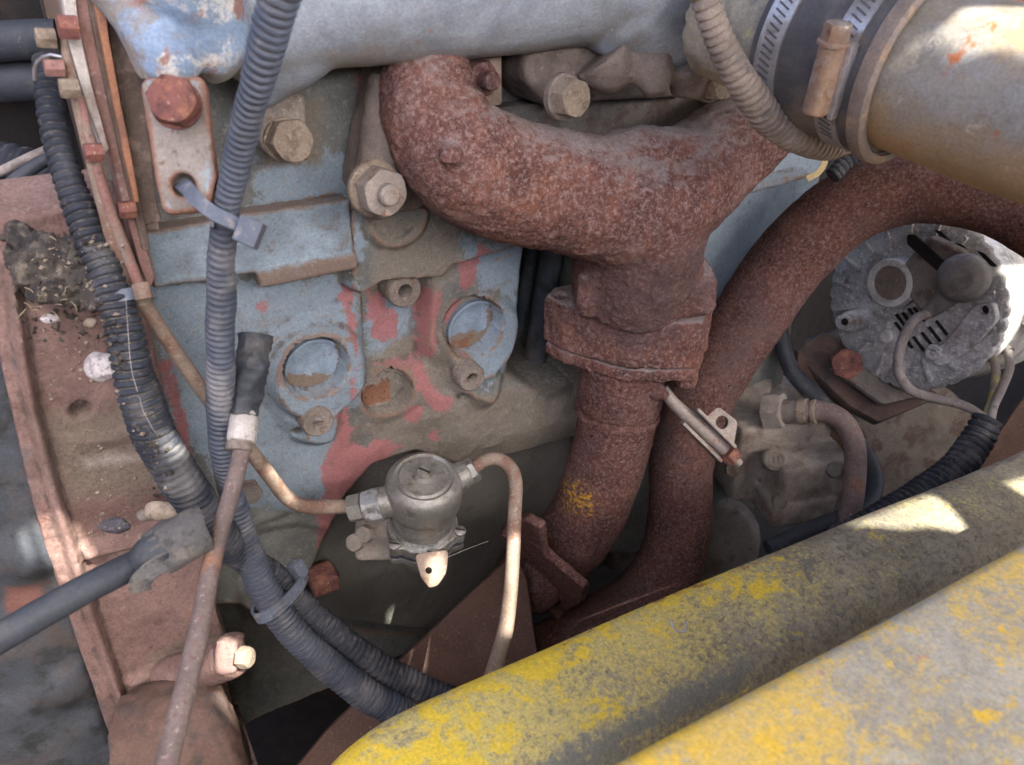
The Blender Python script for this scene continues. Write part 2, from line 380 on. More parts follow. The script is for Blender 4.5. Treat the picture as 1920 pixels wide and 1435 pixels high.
M['bright'] = mat('bright_zinc', (.62,.65,.68), [dict(c=(.25,.24,.23), s=90, lo=.50, hi=.64)], rough=.32, metal=.7, bump=.4)
M['alu'] = mat('oxidised_aluminium', (.48,.485,.49), [dict(c=(.24,.235,.225), s=45, lo=.46, hi=.68, det=9, rgh=.75), dict(c=(.78,.785,.79), s=200, lo=.50, hi=.62, det=9, rgh=.8, lim=.9), dict(c=(.25,.215,.18), s=40, lo=.56, hi=.72, det=8)], rough=.7, metal=.2, bump=.7, bscale=500)
M['alubright'] = mat('bright_white_oxide_aluminium', (.62,.62,.60), [dict(c=(.40,.40,.40), s=60, lo=.5, hi=.68, det=7)], rough=.65, metal=.2, bump=.5, bscale=500)
M['dustcap'] = mat('dust_tan_cap', (.20,.165,.14), [dict(c=(.28,.25,.22), s=300, lo=.55, hi=.7)], rough=.9)
M['intakepipe'] = mat('stained_pipe_with_painted_bounce', (.25,.225,.185), [
    dict(c=(.29,.285,.275), s=16, lo=.48, hi=.66, det=8, rgh=.7),
    dict(c=(.40,.27,.14), s=26, lo=.50, hi=.70, det=8, rgh=.7), dict(c=(.22,.20,.185), s=34, lo=.56, hi=.70, det=7), dict(c=(.37,.25,.14), s=24, up=-.45, lo=.66, hi=1.05, det=9, rgh=.75, lim=.85),  # last layer here paints warm bounced light onto the underside
    dict(c=(.50,.46,.39), s=40, lo=.57, hi=.70, det=9, rgh=.75),
    dict(c=(.36,.13,.06), s=38, lo=.62, hi=.68, det=6)], rough=.6, metal=.12, bump=.4, bscale=200, big=50)
M['neck'] = mat('mossy_cast_neck', (.29,.27,.22), [dict(c=(.20,.19,.17), s=60, lo=.48, hi=.66), dict(c=(.42,.37,.22), s=90, lo=.6, hi=.72)], rough=.8, bump=.5)
M['band'] = mat('worm_clamp_band', (.47,.47,.49), [dict(c=(.30,.28,.26), s=60, lo=.5, hi=.66)], rough=.35, metal=.7, bump=.2)
M['screw'] = mat('copper_rust_screw', (.33,.23,.17), [dict(c=(.46,.42,.37), s=80, lo=.46, hi=.66, det=8), dict(c=(.24,.10,.07), s=90, lo=.52, hi=.7, det=8)], rough=.45, metal=.5, bump=.3)
M['sleeve'] = mat('dusty_rubber_sleeve', (.075,.075,.082), [dict(c=(.20,.175,.15), s=30, lo=.45, hi=.7, det=5, lim=.8)], rough=.55, bump=.2)
M['sleevelip'] = mat('worn_sleeve_lip', (.21,.17,.145), [dict(c=(.34,.24,.15), s=60, lo=.52, hi=.7)], rough=.6, bump=.3)
M['bell'] = mat('faded_red_housing_paint', (.170,.108,.098), [
    dict(c=(.245,.165,.150), s=24, lo=.42, hi=.66, det=8, rgh=.75),
    dict(c=(.165,.135,.110), s=16, attr='tan', k=1.4, lo=.32, hi=.80, det=9, rgh=.7),
    dict(c=(.120,.100,.085), s=14, lo=.55, hi=.74, det=9, rgh=.7, lim=.8),
    dict(c=(.36,.325,.30), s=28, attr='pale', k=1.3, lo=.45, hi=1.2, det=8),
    dict(c=(.100,.062,.055), s=330, lo=.48, hi=.72, det=7, rgh=.75, lim=.75),
    dict(c=(.29,.185,.15), s=300, lo=.52, hi=.76, det=7, rgh=.75, lim=.7),
    dict(c=(.24,.085,.062), s=35, lo=.60, hi=.76, det=8, lim=.7),
    dict(c=(.095,.10,.112), s=45, attr='blue', k=1.0, lo=.40, hi=.66, det=8),
    dict(c=(.075,.062,.055), s=90, point=-6.0, lo=.60, hi=.95, det=5, lim=.85),
    dict(c=(.31,.265,.235), s=300, lo=.70, hi=1.15, up=.6, lim=.6)], rough=.85, bump=.9, bscale=420, bdist=.0009, big=70)
M['gearbox'] = mat('dark_blue_black_housing', (.055,.065,.080), [dict(c=(.085,.07,.064), s=30, lo=.48, hi=.72, det=7), dict(c=(.030,.033,.034), s=60, lo=.48, hi=.70, det=7), dict(c=(.07,.075,.085), s=300, lo=.55, hi=.8, det=6, lim=.6), dict(c=(.15,.075,.062), s=40, attr='red', k=.9, lo=.42, hi=.68)], rough=.8, bump=.8, big=90)
M['plateorange'] = mat('orange_rust_plate_edge', (.36,.175,.105), [dict(c=(.22,.12,.09), s=60, lo=.5, hi=.68)], rough=.85, bump=.5)
M['plategrey'] = mat('pale_gasket_plate', (.47,.44,.41), [dict(c=(.27,.21,.18), s=50, lo=.5, hi=.66)], rough=.8, bump=.5)
M['platepink'] = mat('pink_brown_plate', (.29,.17,.15), [dict(c=(.20,.13,.11), s=60, lo=.48, hi=.66), dict(c=(.36,.3,.27), s=200, lo=.58, hi=.7)], rough=.85, bump=.5)
M['platedark'] = mat('dark_dirty_plate', (.12,.09,.075), [dict(c=(.2,.15,.125), s=120, lo=.5, hi=.68)], rough=.9, bump=.7)
M['yellow'] = mat('worn_lichened_yellow_rail_paint', (.28,.26,.195), [
    dict(c=(.125,.11,.10), s=220, lo=.46, hi=.62, det=7, rgh=.8, lim=.8),
    dict(c=(.60,.51,.17), s=330, s2=16, k2=1.2, attr='ypaint', k=3.2, lo=.30, hi=.95, det=10, rgh=.85),
    dict(c=(.72,.54,.055), s=120, s2=20, k2=1.9, attr='ypaint', k=1.5, lo=.62, hi=.80, det=10, rgh=.8),
    dict(c=(.20,.21,.19), s=60, attr='bare', k=1.8, lo=.52, hi=.72, det=10, rgh=.8, lim=.85),
    dict(c=(.24,.095,.06), s=70, attr='rustedge', k=1.3, lo=.52, hi=.74, det=9, rgh=.75),
    dict(c=(.10,.085,.10), s=230, lo=.64, hi=.72, det=8, rgh=.75, lim=.85),
    dict(c=(.30,.085,.055), s=60, lo=.74, hi=.765, det=4)], rough=.75, bump=.8, bscale=380, bdist=.0007, big=60)
M['yellow2'] = mat('sun_bleached_orange_yellow_panel', (.37,.36,.305), [
    dict(c=(.26,.255,.225), s=240, lo=.46, hi=.70, det=8, rgh=.8, lim=.8),
    dict(c=(.60,.44,.12), s=210, s2=18, k2=1.6, attr='ypaint', k=3.0, lo=.36, hi=.92, det=9, rgh=.85),
    dict(c=(.68,.46,.06), s=110, s2=26, k2=1.9, attr='ypaint', k=1.9, lo=.72, hi=.92, det=9, rgh=.8),
    dict(c=(.45,.29,.22), s=90, lo=.66, hi=.74)], rough=.7, bump=.5, bscale=400)
M['brownplate'] = mat('brown_primer_plate', (.115,.07,.057), [dict(c=(.125,.075,.062), s=220, lo=.5, hi=.66), dict(c=(.22,.14,.11), s=420, lo=.58, hi=.7)], rough=.85, bump=.4)
M['castlight'] = mat('dusty_light_casting', (.32,.285,.25), [dict(c=(.20,.15,.125), s=40, lo=.46, hi=.68, det=7), dict(c=(.40,.36,.32), s=260, lo=.55, hi=.75, det=6, lim=.7), dict(c=(.13,.11,.10), s=120, point=-5.0, lo=.6, hi=.95)], rough=.85, bump=.6)
M['castgrey'] = mat('dirty_grey_casting', (.20,.18,.16), [dict(c=(.13,.095,.08), s=50, lo=.48, hi=.66), dict(c=(.27,.24,.21), s=180, lo=.6, hi=.72)], rough=.85, bump=.6)
M['castbrown'] = mat('oily_brown_casting', (.125,.08,.065), [dict(c=(.075,.06,.055), s=50, lo=.48, hi=.66), dict(c=(.22,.11,.08), s=90, lo=.62, hi=.72)], rough=.8, bump=.6)
M['tancast'] = mat('dusty_tan_head_casting', (.21,.175,.15), [dict(c=(.15,.12,.105), s=60, lo=.48, hi=.66), dict(c=(.28,.24,.205), s=300, lo=.6, hi=.72), dict(c=(.26,.10,.075), s=80, lo=.68, hi=.74)], rough=.88, bump=.5)
M['dark'] = mat('black_bay_backdrop', (.018,.017,.018), [dict(c=(.03,.024,.02), s=40, lo=.5, hi=.7)], rough=.8, bump=.3)  # near black, stands for the deep shade behind the gaps
M['flake'] = mat('grey_olive_paint_flake', (.21,.20,.165), [dict(c=(.42,.35,.12), s=160, lo=.56, hi=.68)], rough=.8, bump=.5)
M['stone'] = mat('grey_stone', (.42,.40,.41), [dict(c=(.26,.24,.25), s=320, lo=.48, hi=.62), dict(c=(.55,.53,.52), s=500, lo=.56, hi=.68)], rough=.9, bump=.8, bscale=500)
M['darkstone'] = mat('dark_pebble', (.065,.065,.078), [dict(c=(.12,.11,.12), s=260, lo=.5, hi=.66)], rough=.8, bump=.6)
M['tanstone'] = mat('tan_pebble', (.30,.25,.2), [dict(c=(.2,.16,.13), s=200, lo=.5, hi=.66)], rough=.9, bump=.7)
M['debris'] = mat('matted_dirt_and_oil', (.065,.058,.052), [dict(c=(.15,.13,.105), s=160, lo=.5, hi=.66), dict(c=(.03,.028,.03), s=90, lo=.5, hi=.64)], rough=.95, bump=1.0, bscale=260, bdist=.002)
M['straw'] = mat('dry_straw', (.30,.25,.17), rough=.9, bump=0)
M['wire'] = mat('dusty_grey_wire', (.24,.215,.205), [dict(c=(.15,.13,.13), s=90, lo=.5, hi=.7)], rough=.7, bump=.2)
M['wireyellow'] = mat('dusty_yellow_wire', (.38,.34,.16), [dict(c=(.25,.22,.2), s=60, lo=.46, hi=.62)], rough=.7, bump=.2)
M['boot'] = mat('grey_rubber_boot', (.20,.19,.18), [dict(c=(.14,.125,.115), s=60, lo=.48, hi=.68)], rough=.7, bump=.25)
M['straw2'] = mat('pale_yellow_strip', (.62,.50,.26), rough=.6, bump=0)

# ------------------------------------------------------------------ relief castings: a wall given by heights towards the camera side
def polysd(Xg, Zg, P):
    """signed distance (negative inside) to polygon P [(x,z)]"""
    d = np.full(Xg.shape, 1e9); inside = np.zeros(Xg.shape, bool); n = len(P)
    for i in range(n):
        ax,az = P[i]; bx,bz = P[(i+1)%n]; ex,ez = bx-ax, bz-az
        wx,wz = Xg-ax, Zg-az; t = np.clip((wx*ex+wz*ez)/(ex*ex+ez*ez+1e-12),0,1)
        d = np.minimum(d, np.hypot(wx-ex*t, wz-ez*t))
        c = ((az > Zg) != (bz > Zg)) & (Xg < (bx-ax)*(Zg-az)/(bz-az+1e-12)+ax); inside ^= c
    return np.where(inside,-d,d)
def sstep(d, e):      # 1 inside, 0 outside, over a band e
    t = np.clip(.5-d/e,0,1); return t*t*(3-2*t)
def vnoise(Xg, Zg, s, seed=0):
    x = Xg*s+seed*17.3; z = Zg*s+seed*5.1; xi = np.floor(x).astype(int); zi = np.floor(z).astype(int); fx = x-xi; fz = z-zi
    fx = fx*fx*(3-2*fx); fz = fz*fz*(3-2*fz)
    h = lambda a,b: ((np.sin(a*127.1+b*311.7+seed*74.7)*43758.5453)%1.0)
    return (h(xi,zi)*(1-fx)+h(xi+1,zi)*fx)*(1-fz)+(h(xi,zi+1)*(1-fx)+h(xi+1,zi+1)*fx)*fz
def fbm(Xg, Zg, s, seed=0, o=4):
    return sum(vnoise(Xg,Zg,s*2**k,seed+k)*.5**k for k in range(o))/sum(.5**k for k in range(o))
class Relief:
    def __init__(s, x0, x1, z0, z1, step, back):
        s.nx = int((x1-x0)/step)+1; s.nz = int((z1-z0)/step)+1; s.back = back
        s.X, s.Z = np.meshgrid(np.linspace(x0,x1,s.nx), np.linspace(z0,z1,s.nz)); s.H = np.zeros_like(s.X); s.A = {}
    def P(s, pts, y=0):
        return [(q.x,q.z) for q in (atY(a,b,-y) for a,b in pts)]
    def poly(s, pts, h, e=.004, y=None, mode='add'):
        m = sstep(polysd(s.X,s.Z,s.P(pts, h if y is None else y)), e)
        if mode == 'add': s.H += h*m
        elif mode == 'set': s.H = s.H*(1-m)+h*m
        return m
    def disc(s, c, rpx, h, e=.003, y=0, mode='add', inner=None):
        p = atY(*c,-y); r = mm(rpx, depth(p)); d = np.hypot(s.X-p.x, s.Z-p.z)-r; m = sstep(d,e)
        if mode == 'add': s.H += h*m
        else: s.H = s.H*(1-m)+h*m
        return p, r
    def attr(s, name, polys, e=.02, v=1.0):
        a = s.A.setdefault(name, np.zeros_like(s.X))
        for pts in polys: a[:] = np.maximum(a, v*sstep(polysd(s.X,s.Z,s.P(pts)), e))
    def mesh(s, cap=True, drop=None):
        nx,nz = s.nx,s.nz; V = np.stack([s.X,-s.H,s.Z],-1).reshape(-1,3)
        i = np.arange(nz*nx).reshape(nz,nx); Fq = np.stack([i[:-1,:-1],i[:-1,1:],i[1:,1:],i[1:,:-1]],-1).reshape(-1,4)
        # close the casting behind: a ring of back verts and one back face
        ring = np.r_[i[0,:], i[1:,-1], i[-1,-2::-1], i[-2:0:-1,0]]; n = len(ring); b0 = nx*nz
        VB = V[ring].copy(); VB[:,1] = s.back; k = np.arange(n); kk = (k+1)%n
        FS = np.stack([ring[kk], ring[k], b0+k, b0+kk],-1)
        if drop is not None:
            dr = drop.ravel(); Fq = Fq[~dr[Fq].all(1)]; FS = FS[~(dr[FS[:,0]]&dr[FS[:,1]])]
        Va = np.vstack([V,VB]); Fa = np.vstack([Fq,FS])
        me = bpy.data.meshes.new('relief'); me.from_pydata(Va.tolist(), [], Fa.tolist()+([list(range(b0+n-1,b0-1,-1))] if cap else [])); me.update()
        for name,a in s.A.items():
            at = me.attributes.new(name,'FLOAT','POINT'); at.data.foreach_set('value', np.r_[a.ravel(), np.zeros(n)].astype(np.float32))
        return me

# ================================================================== ENGINE BLOCK
block = thing('engine_block', 'worn blue engine block side with pink red paint patches and round core plugs', 'engine block', atY(650,1180,0))
R = Relief(-.258,.70,-.36,.325,.0017,.40)
H0 = R
R.poly([(180,440),(460,394),(662,359),(900,318),(1500,200),(1500,-300),(100,-300)], .006, .002, y=0)            # head above the joint
R.poly([(655,376),(840,386),(990,440),(985,462),(850,500),(828,522),(722,530),(678,556),(660,545)], .017, .0035)
R.poly([(682,550),(722,520),(800,515),(792,640),(790,680),(700,690),(682,684)], -.011, .004, y=0)
R.poly([(806,530),(985,455),(972,600),(948,684),(905,742),(850,728),(798,650)], .008, .010)
R.poly([(480,720),(500,640),(560,600),(650,575),(676,600),(676,720),(640,770),(625,830),(560,830),(520,780)], .005, .008)
p1, r1 = R.disc((594,692), 92, .010, .007)
R.disc((594,692), 61, -.017, .0018, y=.015)
p2, r2 = R.disc((890,620), 78, .009, .009)
R.disc((892,618), 58, -.017, .0018, y=.017)
R.disc((722,733), 62, .004, .012)
R.disc((722,733), 47, -.014, .002)
R.disc((597,794), 40, .006, .010)
R.disc((886,711), 36, .006, .010)
R.disc((735,400), 62, .006, .004, y=.012)
R.disc((735,400), 48, -.003, .003, y=.014)
R.disc((556,802), 9, -.006, .003); R.disc((852,728), 8, -.006, .003)
R.poly([(430,812),(440,838),(520,842),(640,905),(655,985),(560,955),(450,1000),(420,900)], .003, .01)
R.poly([(560,986),(640,1010),(600,1095),(450,1150),(430,1010)], -.006, .012, y=0)
R.poly([(800,740),(960,700),(1090,690),(1090,815),(1000,840),(870,868),(800,800)], .016, .05)                   # crankcase swells below
m = R.poly([(640,940),(700,876),(780,850),(870,872),(1000,842),(1100,812),(1110,1100),(900,1300),(540,1300),(575,1120),(622,1010)], -.022, .008, y=0)
R.poly([(985,452),(1100,452),(1110,640),(1060,700),(985,705),(945,690),(968,606)], -.065, .008, y=0)
R.poly([(300,1165),(420,1150),(560,1205),(900,1230),(1100,1050),(1500,1050),(1500,1435),(960,1700),(200,1700)], -.09, .02, y=0)
R.poly([(1330,350),(1500,318),(1508,328),(1332,372)], .012, .003, y=0)
R.H += (fbm(R.X,R.Z,28,3)-.5)*.006 + (fbm(R.X,R.Z,90,4)-.5)*.0016 + (fbm(R.X,R.Z,300,9)-.5)*.0007
mc_ = sstep(.335-R.X, .012); R.H -= .26*mc_; R.A['cavity_shade'] = mc_  # right-hand end pushed back and coloured black for its shade
# joint groove between head and block
J = R.P([(180,440),(460,394),(662,359),(900,318)])
gd = np.full(R.X.shape,1e9)
for (ax,az),(bx,bz) in zip(J[:-1],J[1:]):
    ex,ez = bx-ax,bz-az; t = np.clip(((R.X-ax)*ex+(R.Z-az)*ez)/(ex*ex+ez*ez),0,1); gd = np.minimum(gd,np.hypot(R.X-ax-ex*t,R.Z-az-ez*t))
R.H -= .003*sstep(gd-.0012,.002)
R.attr('pink', [[(605,930),(606,872),(632,820),(622,770),(640,748),(652,760),(660,828),(684,842),(703,826),(752,836),(722,872),(690,902),(648,938)],
    [(698,562),(722,556),(738,592),(760,600),(756,640),(722,654),(705,640)], [(782,540),(818,538),(812,600),(802,664),(788,672),(785,600)],
    [(643,536),(661,540),(664,600),(656,672),(648,640)], [(763,680),(790,668),(802,722),(834,736),(808,764),(790,742),(775,720)],
    [(848,520),(858,480),(882,448),(908,458),(884,500),(862,548)], [(762,762),(788,752),(778,786),(752,788)],
    [(298,680),(322,668),(342,760),(364,866),(345,856),(325,782)], [(798,800),(816,796),(812,818),(800,818)], [(850,640),(866,622),(872,640),(858,660)],
    [(705,690),(760,676),(768,690),(720,702)], [(842,560),(862,566),(846,600),(832,596)], [(640,700),(652,690),(648,730)], [(480,570),(496,572),(490,590)], [(596,960),(642,950),(632,1040),(604,1070)], [(660,140),(690,120),(690,160),(668,190)]], .016)
R.attr('blue', [[(275,440),(455,405),(655,376),(662,480),(482,512),(290,540)], [(285,545),(480,525),(650,520),(676,600),(678,760),(640,760),(600,960),(430,930),(330,800)],
    [(560,392),(652,380),(650,440),(580,450)], [(820,600),(860,560),(960,540),(950,660),(880,700),(830,680)], [(850,440),(980,450),(970,540),(900,540)], [(700,590),(790,560),(790,670),(700,680)],
    [(1330,300),(1700,250),(1700,640),(1300,560)], [(790,800),(880,790),(900,830),(800,840)], [(480,300),(640,290),(640,360),(480,380)]], .03)
R.attr('tan', [[(665,385),(840,390),(850,500),(800,560),(690,560)], [(690,680),(880,560),(860,720),(1090,690),(1080,830),(860,870),(700,860),(690,800)], [(820,560),(940,520),(900,600),(850,640)],
    [(480,190),(600,170),(600,300),(480,320)], [(505,395),(655,370),(655,395),(510,420)]], .03)
R.attr('recess_shade', [[(640,940),(700,876),(780,850),(870,872),(1000,842),(1100,812),(1110,1100),(900,1300),(500,1300),(430,1120),(560,1090),(622,1010)], [(985,452),(1100,452),(1110,640),(1060,735),(985,735),(945,694),(968,606)]], .03)  # mask for shade painted into the lower and tube recesses
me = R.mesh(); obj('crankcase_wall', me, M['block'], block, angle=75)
NY = Vector((0,-1,0))
def Hat(c):
    p = atY(*c,0)
    for _ in range(4):
        i = int(np.clip((p.z-R.Z[0,0])/(R.Z[1,0]-R.Z[0,0])+.5,0,R.nz-1)); j = int(np.clip((p.x-R.X[0,0])/(R.X[0,1]-R.X[0,0])+.5,0,R.nx-1))
        h = R.H[i,j]; p = atY(*c,-h)
    return h
# machined ledge under the head joint
lg = obj('mounting_ledge', cast([plate([atY(a,b,-.019) for a,b in ((268,438),(455,403),(656,374),(664,478),(480,512),(290,542))], [], NY, .022, .0012), box(atY(574,500,-.014), atY(664,482,-.014)-atY(574,500,-.014), (0,.008,0), (0,0,.0055), .002)], .0013, 2, rough=.0006, rscale=150), M['ledge'], block)
LP = [(q.x,q.z) for q in (atY(a,b,-.019) for a,b in ((268,438),(455,403),(656,374),(664,478),(480,512),(290,542)))]
vv = np.array([tuple(v.co+block.location) for v in lg.data.vertices]); sd_ = polysd(vv[:,0],vv[:,2],LP)
at = lg.data.attributes.new('edge','FLOAT','POINT'); at.data.foreach_set('value', np.clip(1+sd_/.007,0,1).astype(np.float32))
def coreplug(c, y, rpx, mt, cut):
    p = atY(*c,-y); r = mm(rpx,depth(p)); g = lathe([(r,-.006),(r,0),(r*.93,.0005),(r*.9,-.0025),(r*.8,-.0035),(r*.4,-.0038),(.0003,-.0038)], p, NY, 40)
    o = obj('core_plug', g, mt, block)
    a = o.data.attributes.new('rustm','FLOAT','POINT')
    L = block.location
    vals = []
    for v in o.data.vertices:
        q = v.co+L; dx,dz = q.x-p.x,q.z-p.z
        vals.append(min(1,max(0,.5+(cut(dx/r,dz/r))*.9)))
    a.data.foreach_set('value', vals)
coreplug((594,692), Hat((594,692))+.0050, 60, M['plug'], lambda x,z: max(-z-.22-.25*x, x*.8-.5))
coreplug((892,618), Hat((892,618))+.0050, 57, M['plug'], lambda x,z: max(-z-.15, x*.8-.38))
coreplug((722,733), Hat((722,733))+.0045, 46, M['rustplug'], lambda x,z: max(z-.35, -z-.6))
def boss(c, y0, h, rpx, hole, mt='boss'):
    p = atY(*c,-(y0+h)); r = mm(rpx,depth(p)); rh = r*hole
    g = lathe([(r*1.06,-h-.004),(r,-.001),(r-.0008,0),(rh+.0006,0),(rh,-.0008),(rh,-h)], p, NY, 30)
    o = obj('threaded_boss', g, M[mt], block)
    obj('bolt_hole', lathe([(rh*1.02,-h),(rh*.6,-h+.0005),(.0003,-h+.0005)], p, NY, 20), M['hole'], o)
boss((760,547), Hat((760,547)), .018, 33, .40); boss((597,793), Hat((597,793)), .009, 30, .34); boss((886,710), Hat((886,710)), .008, 27, .36)
# small details on the wall
g = hexa(atY(465,918,-.004), NY, .009, .007, .3); obj('drain_plug', g, M['castgrey'], block)
g = box(atY(605,1085,.002), (.011,0,0),(0,.012,0),(0,0,.008),.004,3); o = obj('cast_lug', g, M['redrust'], block)
# vertical oil pipes in the recess right of the wall
for (a,b,yy,r) in (((1040,440),(1000,690),.03,22),((1082,460),(1050,700),.045,20),((1000,455),(968,640),.05,13)):
    A = atY(*a,yy); B = atY(*b,yy); obj('push_rod_tube', sweep([(*A,mm(r,depth(A))),(*((A+B)/2),mm(r,depth(A))),(*B,mm(r,depth(B)))], seg=18), M['gearbox'], block)

# ---- head bolt bracket at the left of the head
hb = thing('lifting_bracket', 'dirt caked small bracket with a hex bolt on the cylinder head', 'bracket', atY(525,300,-.012))
g = plate(rounded([atY(480,170,-.03),atY(572,176,-.03),atY(576,240,-.03),atY(548,298,-.03),atY(500,290,-.03),atY(478,250,-.03)],.2), [], NY, .016, .002); obj('bracket_plate', g, M['boss'], hb)
pb = atY(535,262,-.03); obj('washer', disc(pb, NY, .0125,.002), M['tanbolt'], hb); obj('bolt_head', hexa(pb+NY*.002, Vector((.1,-1,.15)), .0125,.011,.5), M['tanbolt'], hb)

# ================================================================== valve side castings under the intake
head = thing('cylinder_head_casting', 'tan dusty head castings tucked under the intake runner above the rusty manifold', 'cylinder head', atY(1120,235,-.01))
Yh = -.055
def hp(x,y,Y): return atY(x,y,Y)
g1 = plate(rounded([hp(985,60,Yh),hp(1150,60,Yh),hp(1120,150,Yh),hp(1085,190,Yh),hp(1030,205,Yh),hp(985,150,Yh)],.25), [], NY, .05, .004)
g2 = plate(rounded([hp(1090,120,-.04),hp(1375,95,-.04),hp(1370,160,-.04),hp(1300,182,-.04),hp(1200,188,-.04),hp(1095,194,-.04)],.2), [], NY, .05, .004)
c1 = sweep(pxm([(1215,105,.485,.015),(1225,140,.485,.013),(1232,180,.488,.007)]), seg=16); c2 = sweep(pxm([(1130,100,.485,.022),(1150,130,.49,.018),(1165,155,.495,.012)]), seg=16)
c3 = sweep(pxm([(1290,110,.49,.017),(1295,150,.50,.015),(1290,184,.505,.010)]), seg=16)
obj('rocker_pedestal_casting', cast([g1,g2,c1,c2,c3], .0022, 5, rough=.0007, rscale=150), M['tancast'], head)
for (x,y,d,r,rot,mt) in ((1062,182,.462,.0115,.2,'tanbolt'),(1338,152,.50,.0115,.5,'tanbolt')):
    p = D(x,y,d); ax = Vector((.12,-1,.05)); obj('washer', disc(p-ax.normalized()*.005, ax, r*1.15,.005), M['tancast'], head)
    obj('head_bolt', hexa(p-ax.normalized()*.0005, ax, r, .010, rot), M[mt], head)
# dark cover strip seen below them
g = box(atY(1150,215,-.004), (.17,0,0),(0,.016,0),(0,0,.018),.003); obj('head_side_ledge', g, M['castgrey'], head)

# ================================================================== INTAKE MANIFOLD
im = thing('intake_manifold', 'grey blue cast intake runner across the top of the engine', 'intake manifold', D(900,110,.45))
run = sweep(px([(300,-40,.38,150),(470,-10,.40,150),(600,-30,.41,150),(760,-40,.425,150),(930,-60,.445,155),(1110,-80,.47,155),(1260,-60,.49,150),(1400,-90,.51,150)]), seg=28, n=60)
foot = sweep(px([(580,50,.41,80),(540,100,.415,72),(500,150,.42,48),(480,190,.425,30)]), seg=20)
drop = sweep(px([(1180,-10,.47,90),(1160,50,.48,66),(1150,100,.49,42)]), seg=20); drop2 = sweep(px([(1200,20,.475,90),(1240,70,.485,60),(1290,100,.50,40)]), seg=20)
lobe = sweep(px([(1360,-60,.49,90),(1330,10,.48,85),(1305,60,.475,55)]), seg=20)
me = cast([run,foot,drop,drop2,lobe], .0024, 10, rough=.0005, rscale=30, seed=2)
o = obj('runner_casting', me, M['intake'], im)
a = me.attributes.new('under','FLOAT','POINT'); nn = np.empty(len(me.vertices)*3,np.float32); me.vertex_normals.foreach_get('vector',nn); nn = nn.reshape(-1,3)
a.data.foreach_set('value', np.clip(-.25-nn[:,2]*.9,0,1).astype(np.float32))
oh = thing('oil_filler_casting', 'chipped bright blue rounded casting above the rusty red bolt', 'casting', D(310,140,.345))
lob = [sweep(px([(210,-60,.335,70),(262,20,.34,60),(318,110,.345,58),(335,150,.35,40)]), seg=20), sweep(px([(330,-70,.335,110),(375,20,.35,85),(395,90,.36,66),(405,140,.37,35)]), seg=24), sweep(px([(250,-60,.34,90),(330,0,.35,80)]), seg=20),
       sweep(px([(215,-40,.335,30),(250,60,.34,28),(282,150,.345,22)]), seg=14)]
obj('rounded_casting', cast(lob, .0018, 8, rough=.0010, rscale=60, seed=5), M['bluechip'], oh)

# ================================================================== bracket with rusty bolt
br = thing('hanger_bracket', 'rust edged flat bracket with a big rusty red hex bolt and open hole', 'bracket', D(345,400,.345))
dB = .325
def bp(x,y): return D(x,y,dB+ (y-140)*.00003)
nB = -(FWD*.8+Vector((0,.5,-.1))).normalized()
outl = rounded([bp(262,148),bp(380,138),bp(392,230),bp(405,330),bp(396,372),bp(372,396),bp(318,403),bp(304,392)],.18)
hc = bp(344,347)
o = obj('bracket_plate', cast([plate(outl, [(hc, mm(22,dB))], nB, .009, .0012)], .0009, 2, rough=.0004, rscale=200), M['bracket'], br)
ub,vb_,_ = basis(nB); vv = [v.co+br.location for v in o.data.vertices]
sd_ = polysd(np.array([q.dot(ub) for q in vv]), np.array([q.dot(vb_) for q in vv]), [(q.dot(ub),q.dot(vb_)) for q in outl])
hd = np.array([(q-hc).length for q in vv])-mm(22,dB)
a = o.data.attributes.new('edge','FLOAT','POINT'); a.data.foreach_set('value', np.clip(np.maximum(1+sd_/.0045, .8-hd/.004*.8),0,1).astype(np.float32))
pb = bp(331,196)+nB*.0005
obj('washer', disc(pb, nB, mm(47,dB), .0016), M['redrust'], br)
mm_ = hexa(pb+nB*.0016, nB, mm(47,dB), .0085, .25, dome=.28); o = obj('bolt_head', mm_, M['redrust'], br)
obj('spacer', disc(hc-nB*.011, nB, mm(30,dB), .002), M['castgrey'], br)
# dark wedge between bracket and plates
wd = thing('engine_mount_plate', 'dark dirty flat plate standing behind the rust edged bracket', 'plate', D(270,400,.37))
g = plate([D(212,60,.365),D(262,150,.372),D(300,390,.385),D(315,432,.385),D(268,432,.385),D(236,260,.372)], [], NY, .012, .001); obj('plate_body', g, M['platedark'], wd)

# ================================================================== EXHAUST MANIFOLD
em = thing('exhaust_manifold', 'thickly rusted cast exhaust manifold with two branches joining above a square flange', 'exhaust manifold', D(1180,640,.58))
lb = sweep(px([(800,85,.455,78),(800,150,.452,86),(812,215,.455,100),(862,292,.465,112),(955,340,.485,114),(1075,364,.505,112),(1190,398,.525,116)]), seg=30, n=50)
lb2 = sweep(px([(760,140,.47,55),(755,220,.472,62),(780,290,.475,70)]), seg=22)
rb = sweep(px([(1215,400,.53,108),(1290,340,.545,100),(1375,268,.565,88),(1470,190,.60,78),(1540,130,.63,76)]), seg=28, n=40)
tr = sweep(px([(1200,345,.525,108),(1206,420,.535,112),(1206,480,.550,106),(1197,520,.562,102),(1192,545,.574,104)]), seg=30, n=36)
knob = sweep(px([(848,290,.44,30),(845,292,.424,20)]), seg=16, n=6)
web = sweep(px([(1090,330,.50,60),(1200,300,.515,62),(1300,310,.535,60)]), seg=20)
tbx = box(D(1207,425,.548), RIGHT*.0405, Vector((FWD.x,FWD.y,0)).normalized()*.029, Vector((0,0,.040)), .018, 4)
neckbx = box(D(1203,530,.574), RIGHT*.049, Vector((FWD.x,FWD.y,0)).normalized()*.030, Vector((0,0,.017)), .010, 3)
